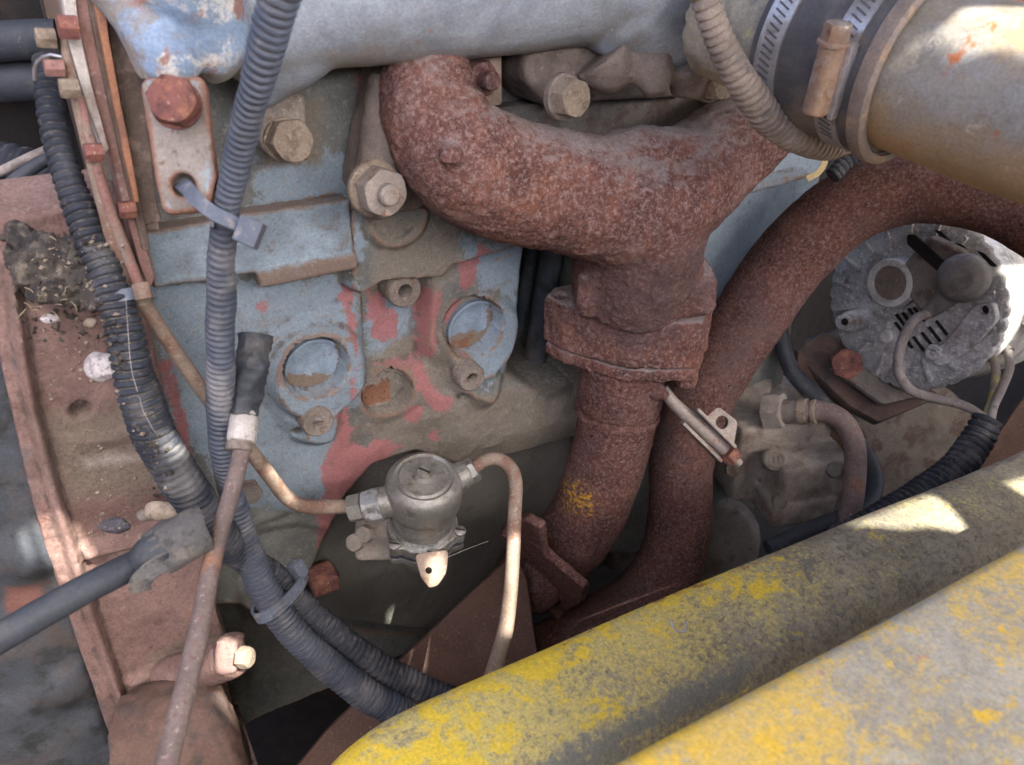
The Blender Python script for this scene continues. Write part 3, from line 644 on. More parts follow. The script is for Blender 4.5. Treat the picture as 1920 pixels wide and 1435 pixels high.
lbx = box(D(960,340,.487), (D(1075,364,.505)-D(860,300,.468))*.52, Vector((0,.028,0)), Vector((0,0,.033)), .012, 3)
me = cast([lb,lb2,rb,tr,knob,web,tbx,neckbx,lbx], .0019, 12, rough=.0011, rscale=90, seed=1, rough2=.0008, rscale2=300)
obj('manifold_casting', me, M['rust'], em)
# port flange on the head with nut, stud
Yf = -.030
fl = rounded([atY(706,120,Yf),atY(770,95,Yf),atY(880,95,Yf),atY(878,200,Yf),atY(800,392,Yf),atY(742,402,Yf),atY(690,398,Yf),atY(662,350,Yf)],.3)
obj('port_flange', cast([plate(fl, [], NY, .024, .003), sweep([(*atY(706,362,-.028),.016),(*atY(708,362,-.052),.0155)],seg=20,n=6), sweep([(*atY(745,150,-.034),.017),(*atY(725,250,-.037),.015),(*atY(706,345,-.040),.014)],seg=18)], .0018, 6, rough=.0008, rscale=120), M['tancast'], em)
obj('flange_gasket', plate(rounded([atY(692,124,-.012),atY(770,95,-.012),atY(880,95,-.012),atY(878,200,-.012),atY(800,396,-.012),atY(735,402,-.012),atY(672,372,-.012),atY(656,340,-.012)],.25), [], NY, .012, .001), M['platedark'], em)
p = atY(700,352,-.053); ax = Vector((.10,-1,.02)).normalized()
obj('washer', disc(p, ax, .0165,.004), M['tanbolt'], em); obj('nut', hexa(p+ax*.004, ax, .0145,.012,.1), M['galv'], em)
obj('stud', disc(p+ax*.016, ax, .0062,.006), M['galv'], em)
# second stud at the top
g = box(atY(898,125,-.04), (.0115,0,0),(0,.008,0),(0,0,.022),.002); obj('clamp_strap', g, M['fuelline'], em)
p = atY(890,146,-.050); obj('nut', hexa(p, ax, .0108,.010,.6), M['rustdark'], em); obj('stud', disc(p+ax*.010, ax, .0052,.010), M['rustdark'], em)
# outlet flange, two layers
zt = D(1180,575,.575).z
def fz(x,y,z=None): return atZ(x,y,zt if z is None else z)
top = rounded([fz(1020,554),fz(1058,574),fz(1180,606),fz(1318,606),fz(1337,572),fz(1326,520),fz(1240,470),fz(1110,480),fz(1075,530),fz(1040,538)],.07)
hb1 = fz(1050,555)
g = plate(top, [(hb1, mm(10,.56))], (0,0,1), .037, .0022)
obj('outlet_flange', cast([g], .0012, 1, rough=.0009, rscale=110, seed=4, rough2=.0005, rscale2=400), M['rust'], em)
c = sum(top,Vector())/len(top)
low = [c+(q-c)*.975 - Vector((0,0,.0385)) for q in top]
dp = thing('exhaust_downpipe', 'rusty exhaust downpipe with yellow overspray hanging below the manifold flange', 'exhaust pipe', D(1010,1130,.72))
obj('pipe_flange', cast([plate(low, [], (0,0,1), .010, .0015)], .0015, 4, rough=.0010, rscale=130, seed=6), M['rust'], dp)
for (x,y,dd) in ((1052,650,.59),(1168,686,.585),(1288,700,.605)):
    q = atZ(x,y,zt-.048); obj('flange_bolt', hexa(q+Vector((0,0,.002)), (0,0,-1), .0085,.011,random.random(),.3), M['rust'], dp)
pipe = px([(1168,640,.61,78),(1168,690,.615,80),(1162,745,.63,80),(1158,772,.637,74),(1148,830,.65,72),(1125,905,.67,71),(1090,985,.695,70),(1035,1050,.72,68),(985,1095,.735,66)])
me = bpy.data.meshes.new('t'); v,f = sweep(pipe, seg=40, n=90); me.from_pydata([tuple(q) for q in v],[],f); me.update(); lump(me,.0009,110,3,.0004,450)
at = me.attributes.new('yellow','FLOAT','POINT'); pc = D(1088,925,.655)
at.data.foreach_set('value', [max(0,1-((q.co-pc)*1).length/.030)**.6*.62 if (q.co-pc).length < .030 else 0 for q in me.vertices])
obj('pipe', me, M['rustyellow'], dp)
obj('weld_bead', sweep([(*D(1158,762,.634),mm(79,.634)),(*D(1156,772,.637),mm(81,.637)),(*D(1155,780,.638),mm(75,.638))], seg=36, n=10), M['rustdark'], dp)
g = cast([sweep(px([(1215,720,.60,22),(1235,735,.60,20),(1246,728,.60,16)]),seg=14), sweep(px([(1200,715,.61,26),(1225,735,.605,26)]),seg=14)], .0015, 4, rough=.0008); obj('spigot', g, M['rustdark'], dp)
# clamp flanges low on the pipe
axp = (D(985,1095,.735)-D(1090,985,.695)).normalized()
fo_ = [(938,990),(980,974),(1012,992),(1018,1040),(1058,1074),(1094,1104),(1088,1132),(1046,1158),(1018,1140),(985,1092),(950,1040)]
nf = (axp*.8-FWD*.6+UP*.1).normalized(); c_f = D(1015,1065,.70)
def onpl(x,y,o_):
    r = ray(x,y); return CAM+r*((c_f+nf*o_-CAM).dot(nf)/r.dot(nf))
for o_,sc_ in ((.006,1.0),(-.008,1.03)):
    pts = [onpl(a,b,o_) for a,b in fo_]; cc_ = sum(pts,Vector())/len(pts)
    obj('clamp_flange', cast([plate(rounded([cc_+(q-cc_)*sc_ for q in pts],.25), [(onpl(994,1068,o_),.0042)], nf, .008, .001)], .0013, 2, rough=.0007, rscale=120), M['rustdark'], dp)
for (x,y) in ((1042,1138),(962,1002)): obj('clamp_bolt', hexa(onpl(x,y,.006), nf, .0095,.008,.4,.3), M['rustdark'], dp)

# ---- second exhaust pipe, arching from the right
d2 = thing('arched_exhaust_pipe', 'long smooth rusty exhaust pipe arching over the alternator and down behind the flange', 'exhaust pipe', D(1180,1150,.80))
pipe2 = px([(2700,1000,.60,110),(2380,700,.57,105),(2200,555,.57,96),(2080,480,.58,88),(1990,425,.59,80),(1900,378,.605,74),(1800,354,.62,70),(1690,354,.64,68),(1580,396,.66,70),(1480,488,.68,70),(1405,596,.695,68),(1335,702,.71,65),(1292,790,.72,62),(1277,880,.735,59),(1274,975,.755,59),(1250,1070,.775,62),(1190,1140,.79,64),(1100,1192,.80,64),(980,1260,.81,64),(860,1330,.82,64)])
me = bpy.data.meshes.new('t'); v,f = sweep(pipe2, seg=40, n=190); me.from_pydata([tuple(q) for q in v],[],f); me.update(); lump(me,.0007,90,8,.0004,450)
obj('pipe', me, M['rustdark'], d2)

# ---- small wire-rope clamp
wc = thing('pipe_hanger_clamp', 'small galvanised clamp with slotted plate and nut on a thin rusty rod', 'clamp', D(1375,860,.62))
obj('rod', tube([(1243,728,.605,10),(1262,755,.605,12),(1300,790,.607,13),(1340,825,.61,13),(1362,848,.612,12)], seg=14), M['galv'], wc)
A = D(1298,782,.60); B = D(1362,846,.605); ax = (B-A).normalized(); sd = ax.cross(FWD).normalized(); fr = -FWD
for off,wid in ((.0065,.0012),(-.0085,.0012)):
    g = box((A+B)/2+sd*off*1.0+FWD*.003, ax*((B-A).length*.56), sd*wid, FWD*.008, .0004); obj('side_plate', g, M['galv'], wc)
g = box((A+B)/2+FWD*.010, ax*((B-A).length*.55), sd*.0085, FWD*.001, .0004); obj('back_plate', g, M['galv'], wc)
ol = rounded([D(1318,792,.607),D(1345,762,.615),D(1380,790,.62),D(1374,838,.617),D(1362,850,.612)],.2)
obj('slotted_plate', plate(ol, [(D(1352,792,.616), .0052)], -FWD+RIGHT*.2, .0018, .0003), M['galv'], wc)
q = D(1364,848,.606); obj('nut', hexa(q, ax, .0075,.008,.3), M['redrust'], wc); obj('stud_end', disc(q+ax*.008, ax, .0035,.006), M['galv'], wc)

# ================================================================== AIR PIPE, top right
ip = thing('air_intake_pipe', 'stained aluminium air pipe with sunlit end in the rubber sleeve', 'pipe', D(1800,330,.40))
def axis_pt(t):   # along the pipe axis, t in photo x
    k = (t-1380)/(2050-1380); return Vector(D(1380,28,.445)).lerp(D(2050,238,.335), k)
AX = (axis_pt(2050)-axis_pt(1380)).normalized()
def cyl(t0,t1,r0,r1,seg=56,extra=()):
    a,b = axis_pt(t0),axis_pt(t1); return sweep([(*a,r0),(*((a+b)/2),(r0+r1)/2),(*b,r1)], seg=seg, n=24)
rp_ = .0378
me = bpy.data.meshes.new('t'); v,f = cyl(1690,2450,rp_,rp_*1.02); me.from_pydata([tuple(q) for q in v],[],f); me.update(); lump(me,.0008,30,4)
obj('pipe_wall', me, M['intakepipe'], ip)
nk = thing('intake_neck', 'mossy grey cast neck at the end of the intake runner', 'casting', axis_pt(1470)-Vector((0,0,.04)))
obj('neck_casting', cast([cyl(1350,1570,.0355,.0365)], .002, 4, rough=.0012, rscale=70), M['neck'], nk)
sv = thing('rubber_sleeve', 'black rubber coupling sleeve joining the intake neck and the aluminium pipe', 'hose', axis_pt(1640)-Vector((0,0,.048)))
L0 = (axis_pt(1770)-axis_pt(1530)).length
obj('sleeve_wall', lathe([(0.03885,0),(0.04209,.0006),(0.04301,.003),(0.04301,L0*.5),(0.04274,L0*.78),(0.04347,L0*.80),(0.04366,L0*.985),(00.039315,L0),(0.03996,L0),(0.03931,L0-.003)], axis_pt(1530), AX, 64), M['sleeve'], sv)
Lr = (axis_pt(1770)-axis_pt(1742)).length
obj('sleeve_lip', lathe([(0.04347,0),(0.04514,.001),(0.04588,Lr*.5),(0.04533,Lr),(0.04347,Lr+.0016),(0.04070,Lr+.001),(0.03996,Lr-.002)], axis_pt(1742), AX, 64), M['sleevelip'], sv)
def clampband(t, wdt, label, screw_ang):
    c_ = thing('hose_clamp', label, 'hose clamp', axis_pt(t)-Vector((0,0,.048)))
    b = obj('band', lathe([(0.04311,0),(0.04422,0),(0.04422,wdt),(0.04311,wdt)], axis_pt(t), AX, 64), M['band'], c_)
    u,v_,a_ = basis(AX)
    # stamped worm slots
    if True:
        camdir = (CAM-axis_pt(t)).normalized(); camdir = (camdir-AX*camdir.dot(AX)).normalized(); oth = AX.cross(camdir)
        for k in range(-14,15):
            if screw_ang is not None and abs(k*.075-screw_ang) < .34: continue
            t_ = k*.075; n_ = camdir*math.cos(t_)+oth*math.sin(t_); s_ = AX.cross(n_)
            obj('band_slot', box(axis_pt(t)+AX*wdt*.5+n_*0.04422, (AX*.9+s_*.35).normalized()*wdt*.28, (s_*.9-AX*.35).normalized()*.0005, n_*.0003, 0), M['sleeve'], c_, smooth=False)
    if screw_ang is not None:
        n_ = camdir*math.cos(screw_ang)+oth*math.sin(screw_ang); s_ = AX.cross(n_)
        p0 = axis_pt(t)+AX*wdt*.45+n_*0.04949
        obj('worm_housing', cast([sweep([(*(p0+s_*.016),.0056),(*(p0-s_*.016),.0060)],seg=20,n=8), box(p0-n_*.003, s_*.015, AX*.0065, n_*.003,.001)], .0009, 4), M['screw'], c_)
        obj('worm_screw', hexa(p0-s_*.016, -s_, .0062,.009,.3), M['screw'], c_)
        obj('screw_collar', disc(p0-s_*.0155, -s_, .0072,.002), M['screw'], c_)
        obj('housing_flange', box(p0-n_*.0045+AX*wdt*.62, s_*.017, AX*.0012, n_*.003,.0004), M['band'], c_)
clampband(1548, .0125, 'silver worm drive hose clamp with bare slotted band on the sleeve beside the neck', None)
clampband(1680, .0120, 'worm drive hose clamp with a copper coloured rusty screw barrel', .30)

# ================================================================== FUEL LIFT PUMP
fp = thing('fuel_lift_pump', 'weathered zinc fuel lift pump with domed cap and screw', 'fuel pump', D(790,1060,.575))
pc = D(795,905,.535); AXP = Vector((-.04,-.26,1)).normalized(); k = .535/FPX
g = lathe([(60*k,-.052),(63*k,-.030),(64*k,-.022),(70*k,-.020),(73*k,-.014),(73*k,-.004),(71*k,.001),(66*k,.004),(56*k,.0062),(52*k,.0055),(50*k,.0052),(46*k,.0068),(20*k,.0072),(18*k,.0085),(16*k,.0098),(.0003,.0102)], pc, AXP, 48)
me = bpy.data.meshes.new('t'); me.from_pydata([tuple(q) for q in g[0]],[],g[1]); me.update(); obj('domed_cap', me, M['zinc'], fp)
q = pc+AXP*.0102
o = obj('cap_screw', lathe([(15*k,-.002),(15*k,.001),(13*k,.0022),(.0003,.0026)], q, AXP, 24), M['zinc'], fp); u_,v_,_ = basis(AXP)
obj('screw_slot', box(q+AXP*.0024, (u_*.8+v_*.6)*11*k, (v_*.8-u_*.6)*1.6*k, AXP*.0006, 0), M['hole'], o, smooth=False)
obj('bowl_ring', lathe([(58*k,-.052),(61*k,-.048),(62*k,-.035),(62*k,-.024),(60*k,-.022)], pc, AXP, 48), M['bright'], fp)
# diaphragm flanges with lobes
def lobed(z, th, r, amp, n=6, ph=.2):
    V=[];m_=72;Fc=[]
    for h in (z-th,z):
        for j in range(m_):
            t = 2*math.pi*j/m_; rr = r+amp*max(0,math.cos((t+ph)*n))**2
            V.append(pc+AXP*h+u_*rr*math.cos(t)+v_*rr*math.sin(t))
    for j in range(m_): Fc.append((j,(j+1)%m_,m_+(j+1)%m_,m_+j))
    Fc += [tuple(range(m_-1,-1,-1)), tuple(range(m_,2*m_))]; return V,Fc
obj('upper_flange', cast([lobed(-.046,.009,70*k,16*k)], .0010, 3, rough=.0004, rscale=200), M['zinc'], fp)
obj('diaphragm', lobed(-.0555,.002,70*k,15*k), M['rubber'], fp)
obj('lower_flange', cast([lobed(-.0578,.007,70*k,16*k)], .0010, 3, rough=.0004, rscale=200), M['zinc'], fp)
for j in range(6):
    t = 2*math.pi*j/6-.2; p = pc+AXP*-.046+u_*76*k*math.cos(t)+v_*76*k*math.sin(t)
    o = obj('flange_screw', lathe([(.0042,0),(.0042,.002),(.003,.003),(.0003,.0032)], p, AXP, 18), M['zinc'], fp)
    obj('screw_slot', box(p+AXP*.0031, (u_*.6+v_*.8)*.0034, (v_*.6-u_*.8)*.0005, AXP*.0005,0), M['hole'], o, smooth=False)
obj('lower_body', cast([lathe([(58*k,-.050),(56*k,-.075),(30*k,-.095),(10*k,-.1)], pc, AXP, 32), sweep([(*(pc-AXP*.075),.016),(*(pc-AXP*.07+Vector((0,.06,0))),.018)],seg=16)], .0016, 4), M['castgrey'], fp)
g = plate(rounded([D(775,1040,.548),D(842,1030,.548),D(838,1075,.540),D(822,1098,.537),D(806,1103,.537),D(790,1085,.540)],.3), [(D(804,1070,.541),.0022)], (Vector((-.2,-.75,.75))), .003, .0006); obj('priming_lug', g, M['fuelline'], fp)
# mounting flange to the block
obj('mounting_pad', cast([box(D(700,985,.575), RIGHT*.012, UP*.024, FWD*.010, .003), box(D(770,1000,.585), RIGHT*.026, UP*.016, FWD*.02, .004)], .0016, 4, rough=.0005), M['castgrey'], fp)
for (x,y) in ((690,1000),(672,1015)): obj('mounting_bolt', hexa(D(x,y,.55), -FWD+RIGHT*-.4, .0065,.007,.3,.3), M['castgrey'], fp)
# ports
axl = (D(655,958,.535)-D(735,940,.535)).normalized()
obj('inlet_port', cast([sweep(px([(745,940,.537,30),(700,943,.535,28),(690,946,.535,26)]),seg=18)], .0012,3), M['zinc'], fp)
obj('inlet_nut', hexa(D(715,946,.533), axl, mm(32,.535), mm(34,.535), .3,.2), M['bright'], fp)
obj('inlet_sleeve_nut', hexa(D(679,950,.534), axl, mm(27,.535), mm(26,.535), .3,.2), M['zinc'], fp)
axr = (D(905,868,.55)-D(845,905,.55)).normalized()
obj('outlet_port', cast([sweep(px([(830,915,.545,34),(858,896,.548,30),(880,885,.55,24)]),seg=18)], .0012,3), M['zinc'], fp)
obj('outlet_nut', hexa(D(872,890,.55), axr, mm(25,.55), mm(24,.55), .4,.2), M['zinc'], fp)
fo = thing('fuel_outlet_line', 'thin tan steel fuel line looping from the pump outlet down behind the rail', 'fuel line', D(928,1270,.52))
obj('pipe', tube([(886,880,.55,12),(905,866,.55,12),(930,860,.55,12.5),(955,874,.548,13),(967,905,.545,13),(965,960,.54,13),(962,1040,.535,13.5),(957,1110,.53,14),(948,1180,.525,15),(930,1250,.52,17),(915,1300,.515,18)], seg=16), M['fuelline'], fo)
fi = thing('fuel_inlet_line', 'long dusty steel fuel line running down from the housing plate to the pump inlet', 'fuel line', D(600,970,.53))
obj('pipe', tube([(118,60,.345,8),(135,150,.35,11),(165,270,.36,12),(200,400,.375,14),(225,490,.39,15),(252,540,.40,15),(300,615,.415,14),(350,690,.43,14),(400,760,.445,14),(450,820,.46,14),(500,885,.48,14),(535,930,.50,14),(565,948,.512,14),(600,951,.525,14),(650,950,.535,13),(680,950,.534,13)], seg=16), M['fuelline'], fi)
fi2 = thing('leak_off_line', 'thin pinkish steel line clipped beside the fuel line along the stacked plates', 'fuel line', D(262,552,.39))
obj('pipe', tube([(150,180,.352,8),(176,290,.360,9),(205,390,.372,10),(235,470,.385,11),(258,530,.395,11),(268,556,.40,11)], seg=14), M['pinkline'], fi2)

# ================================================================== CONDUITS
def conduit(name_label, rows, mt, pitch=.0033, dk=.13, cat='conduit'):
    return tag(obj('corrugated_conduit', corrugated(rows, pitch, dk), M[mt]), name_label, cat, 'corrugated wiring conduits')
conduit('blue grey corrugated conduit hanging vertically in front of the block from the top edge',
    [(720,-520,.24,37),(620,-240,.25,37),(555,-70,.262,37),(530,-10,.268,37),(497,100,.285,33),(458,240,.312,29),(430,370,.338,26),(420,450,.352,26),(415,560,.372,27),(413,680,.395,27),(415,790,.418,26),(428,890,.445,24),(447,970,.466,24),(468,1040,.484,26),(497,1110,.495,28),(545,1180,.505,29),(620,1252,.515,29),(700,1310,.525,29),(790,1360,.54,29)], 'conduitblue', .0034, .19)
conduit('thick black corrugated conduit draped over the red housing beside the thin lines',
    [(88,112,.385,25),(92,170,.382,26),(106,260,.380,27),(140,370,.380,29),(180,470,.382,31),(216,560,.385,33),(238,650,.388,37),(262,740,.395,40),(300,835,.408,41),(350,915,.425,39),(400,985,.45,35),(452,1040,.485,30),(512,1083,.51,28),(565,1135,.52,27),(640,1200,.53,27),(730,1262,.542,27),(830,1305,.555,26),(900,1325,.56,25)], 'conduit', .0040, .17)
conduit('dust tan corrugated conduit curving in front of the manifold under the intake neck',
    [(1240,-420,.33,28),(1280,-200,.345,27),(1305,-60,.36,26),(1322,0,.365,27),(1345,65,.375,28),(1383,140,.39,29),(1432,210,.41,31),(1490,257,.43,30),(1550,273,.448,27),(1600,262,.465,22)], 'conduittan', .0042, .19)
conduit('short black corrugated conduit peeping out under the tan one',
    [(1560,330,.55,16),(1590,300,.55,17),(1625,278,.55,17),(1650,262,.55,17)], 'conduit', .0040, .13)
cdt = conduit('black corrugated conduit with wires coming out of its open end by the alternator',
    [(1852,786,.66,27),(1830,830,.66,29),(1790,880,.655,31),(1730,925,.65,31),(1650,970,.64,28),(1560,1010,.64,22)], 'conduit', .0062, .15)

# ---- cable ties
def strap(rows, wide, thick, facing, name, parent, mt='tie'):
    """flat strap along points; facing = normal direction hint"""
    C, L = catmull([(*p,0) for p in rows], 40); C = C[:,:3]; T = np.gradient(C,axis=0); T /= np.linalg.norm(T,axis=1)[:,None]
    V=[];Fc=[]
    for i in range(len(C)):
        f_ = np.array(facing(Vector(C[i])) if callable(facing) else facing); f_ = f_-T[i]*f_.dot(T[i]); f_ /= np.linalg.norm(f_); s_ = np.cross(T[i],f_)
        for a,b in ((-1,-1),(1,-1),(1,1),(-1,1)): V.append(C[i]+s_*wide/2*a+f_*thick/2*b)
    n=len(C)
    for i in range(n-1):
        for j in range(4): k=(j+1)%4; Fc.append((i*4+j,i*4+k,(i+1)*4+k,(i+1)*4+j))
    Fc += [(3,2,1,0),((n-1)*4,(n-1)*4+1,(n-1)*4+2,(n-1)*4+3)]
    return obj(name,(V,Fc),M[mt],parent,angle=30)
t1 = thing('cable_tie', 'blue grey cable tie threaded from the bracket hole round the vertical conduit', 'cable tie', D(420,440,.34))
strap([D(338,345,.335),D(350,352,.328),D(368,374,.324),(D(400,400,.324)),D(440,420,.325),D(476,436,.329)], mm(27,.325), .0016, -FWD+UP*.3, 'strap', t1)
obj('tie_head', box(D(468,436,.322), RIGHT*.0045+UP*-.002, UP*.0050+RIGHT*.002, FWD*.003, .0009), M['tie'], t1)
strap([D(470,430,.33),D(452,432,.348),D(428,428,.362),D(402,420,.355),D(398,415,.338)], mm(22,.34), .0014, lambda p: (p-D(425,420,.345)), 'loop', t1)
t2 = thing('cable_tie', 'grey cable tie bundling the two black conduits below the rod', 'cable tie', D(525,1130,.50))
ca, cb = D(497,1118,.497), D(553,1110,.517)
cm = (ca+cb)/2; ex = (cb-ca); axb = (D(580,1200,.515)-D(470,1020,.485)).normalized(); ex = (ex-axb*ex.dot(axb)).normalized(); ey = axb.cross(ex)
hw = (cb-ca).length/2
lp = []
for t in np.linspace(0,2*math.pi,33):
    lp.append(cm+ex*((hw+.0098)*math.cos(t))+ey*(.0112*math.sin(t)))
strap(lp, .0075, .0016, lambda p: (p-cm), 'strap', t2)
obj('tie_head', box(cm+ex*(hw+.010)-FWD*.010+UP*.003, ex*.0042, axb*.006, ey*.004, .001), M['tie'], t2)
t3 = thing('cable_tie', 'dusty cable tie holding the thick conduit to the thin fuel lines', 'cable tie', D(235,570,.38))
ax3 = (D(238,650,.388)-D(190,480,.382)).normalized(); c3_ = D(233,556,.391); e3 = (D(268,548,.398)-D(200,560,.384)); e3 = (e3-ax3*e3.dot(ax3)).normalized(); f3 = ax3.cross(e3)
strap([c3_+e3*(.0125*math.cos(t))+f3*(.0112*math.sin(t)) for t in np.linspace(0,2*math.pi,33)], .0058, .0014, lambda p: (p-c3_), 'strap', t3)
obj('tie_head', box(D(266,546,.380), e3*.003, ax3*.004, f3*.003, .0008), M['fuelline'], t3)

# ================================================================== rusty rod with rubber end
rd = thing('dipstick_tube', 'long rusty tube with white collar and torn black rubber end crossing the conduits', 'tube', D(320,1430,.30))
obj('tube', tube([(458,800,.415,17),(452,850,.41,16),(438,910,.40,16),(412,1000,.382,16.5),(392,1080,.366,17.5),(378,1160,.352,19),(355,1260,.333,20),(328,1370,.315,21.5),(300,1480,.298,23)], seg=20), M['rod'], rd)
axr_ = (D(470,700,.425)-D(452,830,.413)).normalized()
obj('collar', lathe([(.0062,-.0085),(.0070,-.008),(.0074,-.006),(.0074,.006),(.0066,.0075),(.005,.008)], D(456,800,.412), axr_, 28), M['white'], rd)
obj('collar_ring', lathe([(.0060,-.004),(.0068,-.003),(.0068,.003),(.006,.004)], D(450,832,.411), axr_, 28), M['castgrey'], rd)
hz = sweep(px([(458,780,.413,26),(463,745,.415,27),(470,700,.417,28),(475,660,.418,30),(478,628,.419,31)]), seg=22, n=26)
me = bpy.data.meshes.new('t'); me.from_pydata([tuple(q) for q in hz[0]],[],hz[1][:-1]); me.update(); lump(me,.0022,140,2,.0008,400); obj('torn_rubber_hose', me, M['rubber'], rd)
obj('hose_bore', disc(D(478,634,.419), (D(478,628,.419)-D(472,690,.417)), mm(22,.419), .0008), M['hole'], rd)

# ================================================================== BELL HOUSING (left)
bh = thing('flywheel_housing', 'faded red flywheel housing with raised flange and pebbles lying on it', 'flywheel housing', atY(250,1350,-.04))
B = Relief(-.43,-.228,-.33,atY(60,384,-.03).z+.004,.0015,.012)
B.H += .030
yb = .03
m_ = sstep(polysd(B.X,B.Z,B.P([(-300,410),(0,392),(60,388),(150,366),(700,330),(700,2300),(-300,2300)],yb)), .012); B.H = B.H*m_-.012*(1-m_)
LG = [(8,470),(15,538),(27,638),(46,738),(67,828),(90,920),(116,1000),(157,1136),(200,1256),(228,1339),(256,1440)]
RG = [(28,470),(35,545),(49,638),(66,738),(88,828),(112,920),(138,1000),(177,1136),(219,1256),(246,1339),(276,1440)]
B.poly(RG+LG[::-1], .011, .003, y=yb)
B.poly([(-200,470)]+LG+[(256,1600),(-200,1600)], .005, .002, y=yb)
GL = [(-20,560),(0,691),(20,778),(50,911),(74,1000),(118,1136),(165,1270),(196,1360),(225,1440),(260,1600)]
B.poly([(-400,560)]+GL+[(-400,1600)], -.035, .003, y=yb)
B.attr('pale', [[(135,808),(330,790),(334,818),(140,838)], [(240,1275),(345,1228),(350,1246),(246,1296)], [(150,985),(280,960),(280,980),(155,1005)]], .02)
B.poly([(60,915),(160,905),(290,925),(380,900),(410,980),(345,966),(250,988),(160,1010),(110,1000)], .0, .01, y=yb)
ridge = [(150,1020),(240,1000),(345,955),(356,972),(250,1018),(156,1040)]; B.poly(ridge, .010, .008, y=yb)
B.poly([(120,820),(330,795),(336,815),(130,842)], .002, .01, y=yb)
B.poly([(232,1275),(345,1225),(410,1200),(430,1215),(420,1255),(345,1280),(246,1330)], .006, .010, y=yb)
B.poly([(235,1350),(250,1345),(430,1262),(520,1240),(560,1800),(270,1800)], -.075, .008, y=yb)
B.disc((152,771), 17, -.012, .003, y=yb)
B.disc((120,560), 70, .002, .03, y=yb)
# right edge rolls back to the block
mR = sstep(-polysd(B.X,B.Z,B.P([(-300,200),(195,200),(262,480),(300,640),(335,800),(372,900),(405,1050),(418,1150),(440,1215),(560,1800),(-300,1800)],yb)), .008)
B.H -= mR*.13
B.H += (fbm(B.X,B.Z,50,5)-.5)*.003+(fbm(B.X,B.Z,300,6)-.5)*.0007
B.attr('tan', [[(40,720),(330,700),(340,880),(120,880)], [(270,1180),(420,1130),(420,1260),(250,1320)], [(20,500),(120,440),(120,470),(40,540)]], .05)
B.attr('blue', [[(-200,480),(0,520),(0,700),(50,950),(130,1150),(200,1340),(248,1700),(-200,1700)], [(0,560),(20,560),(46,740),(92,960),(158,1150),(226,1340),(248,1440),(225,1440),(60,1000)]], .03, .62)
me = B.mesh(False, mR > .97); obj('housing_casting', me, M['bell'], bh, angle=75)
# lug and bolt bottom right
q = D(425,1238,.50); g = cast([sweep([(*D(320,1272,.56),.016),(*D(385,1252,.53),.0135),(*D(440,1236,.508),.0115)], seg=18, n=12), box(D(432,1224,.508), RIGHT*.007, UP*.011, FWD*.010, .003)], .0016, 4, rough=.0006); obj('sump_lug', g, M['bell'], bh)
axl_ = (RIGHT*.9+UP*.1-FWD*.3).normalized(); obj('lug_bolt', hexa(D(451,1233,.500), axl_, .0068,.007,.3), M['tanbolt'], bh)
ss = thing('starter_nose', 'rusty rounded starter nose below the housing lug', 'starter', D(390,1400,.51))
obj('nose_casting', cast([sweep([(*D(290,1425,.535),.050),(*D(370,1390,.535),.046),(*D(425,1358,.538),.040),(*D(440,1350,.54),.030)], seg=32, n=16)], .0022, 3, rough=.0010), M['castbrown'], ss)
# gearbox at far left
gb = thing('gearbox_housing', 'dark blue black gearbox casing with rounded cast bumps beside the red housing', 'gearbox', atY(60,1400,-.05))
G = Relief(-.56,-.285,-.36,.14,.0022,.2)
G.H += .026
mk = sstep(-polysd(G.X,G.Z,G.P([(-900,480),(30,500),(50,700),(92,960),(158,1150),(226,1340),(266,1470),(300,2200),(-900,2200)],.030)), .006); G.H = G.H*(1-mk)-.03*mk
for (c,r,h,e) in (((62,1085),44,.013,.030),((130,1335),44,.010,.028),((60,1240),90,.004,.04)): G.disc(c,r,h,e,y=.05)
G.poly([(150,1180),(185,1190),(250,1420),(215,1420)], -.012, .01, y=.04)
G.H += (fbm(G.X,G.Z,40,8)-.5)*.004+(fbm(G.X,G.Z,250,6)-.5)*.0007
G.attr('red', [[(5,1050),(70,1040),(110,1085),(60,1130),(0,1130)]], .03)
me = G.mesh(); obj('casing', me, M['gearbox'], gb, angle=75)

# ---- stacked plates top left (rear engine plate, gasket, flange edges)
def vplate(name, mt, label, pts, yf, th, root=None):
    g = plate([atY(a,b,yf) for a,b in pts], [], NY, th, .0006)
    if root: return obj(name, g, M[mt], root)
    return tag(obj(name, g, M[mt]), label, 'plate')
st = thing('rear_engine_plate', 'stack of rusty flange plate edges with hex bolts rising beside the thick conduit', 'engine plate', atY(280,540,-.05))
vplate('gasket_edge','plategrey','', [(112,-40),(137,-40),(150,60),(172,160),(205,280),(196,290),(160,190),(132,90)], -.072, .03, st)
vplate('flange_edge','platepink','', [(137,-40),(168,-40),(190,90),(218,220),(248,360),(290,520),(282,545),(262,500),(205,285),(172,160),(150,60)], -.068, .03, st)
vplate('dark_edge','platedark','', [(155,-40),(176,-40),(205,120),(240,280),(272,420),(282,470),(268,470),(238,350),(200,180)], -.0715, .02, st)
vplate('rust_edge','plateorange','', [(168,-40),(190,-40),(206,80),(228,200),(246,290),(262,380),(252,380),(232,290),(204,150)], -.076, .03, st)
vplate('inner_edge','platedark','', [(190,-40),(214,-40),(232,80),(262,260),(300,432),(272,432),(246,300),(212,110)], -.068, .03, st)
for (x,y,r,mt,yy) in ((146,52,.0062,'redrust',-.080),(104,72,.0052,'tanbolt',-.066),(148,166,.0052,'tanbolt',-.080),(193,286,.0052,'redrust',-.080),(254,392,.0050,'redrust',-.076),(120,128,.0045,'pinkline',-.072)):
    p = atY(x,y,yy); axb_ = (Vector((-.96,-.05,.10))).normalized(); obj('plate_bolt', hexa(p, axb_, r*.84,.0075,.52), M[mt], st)

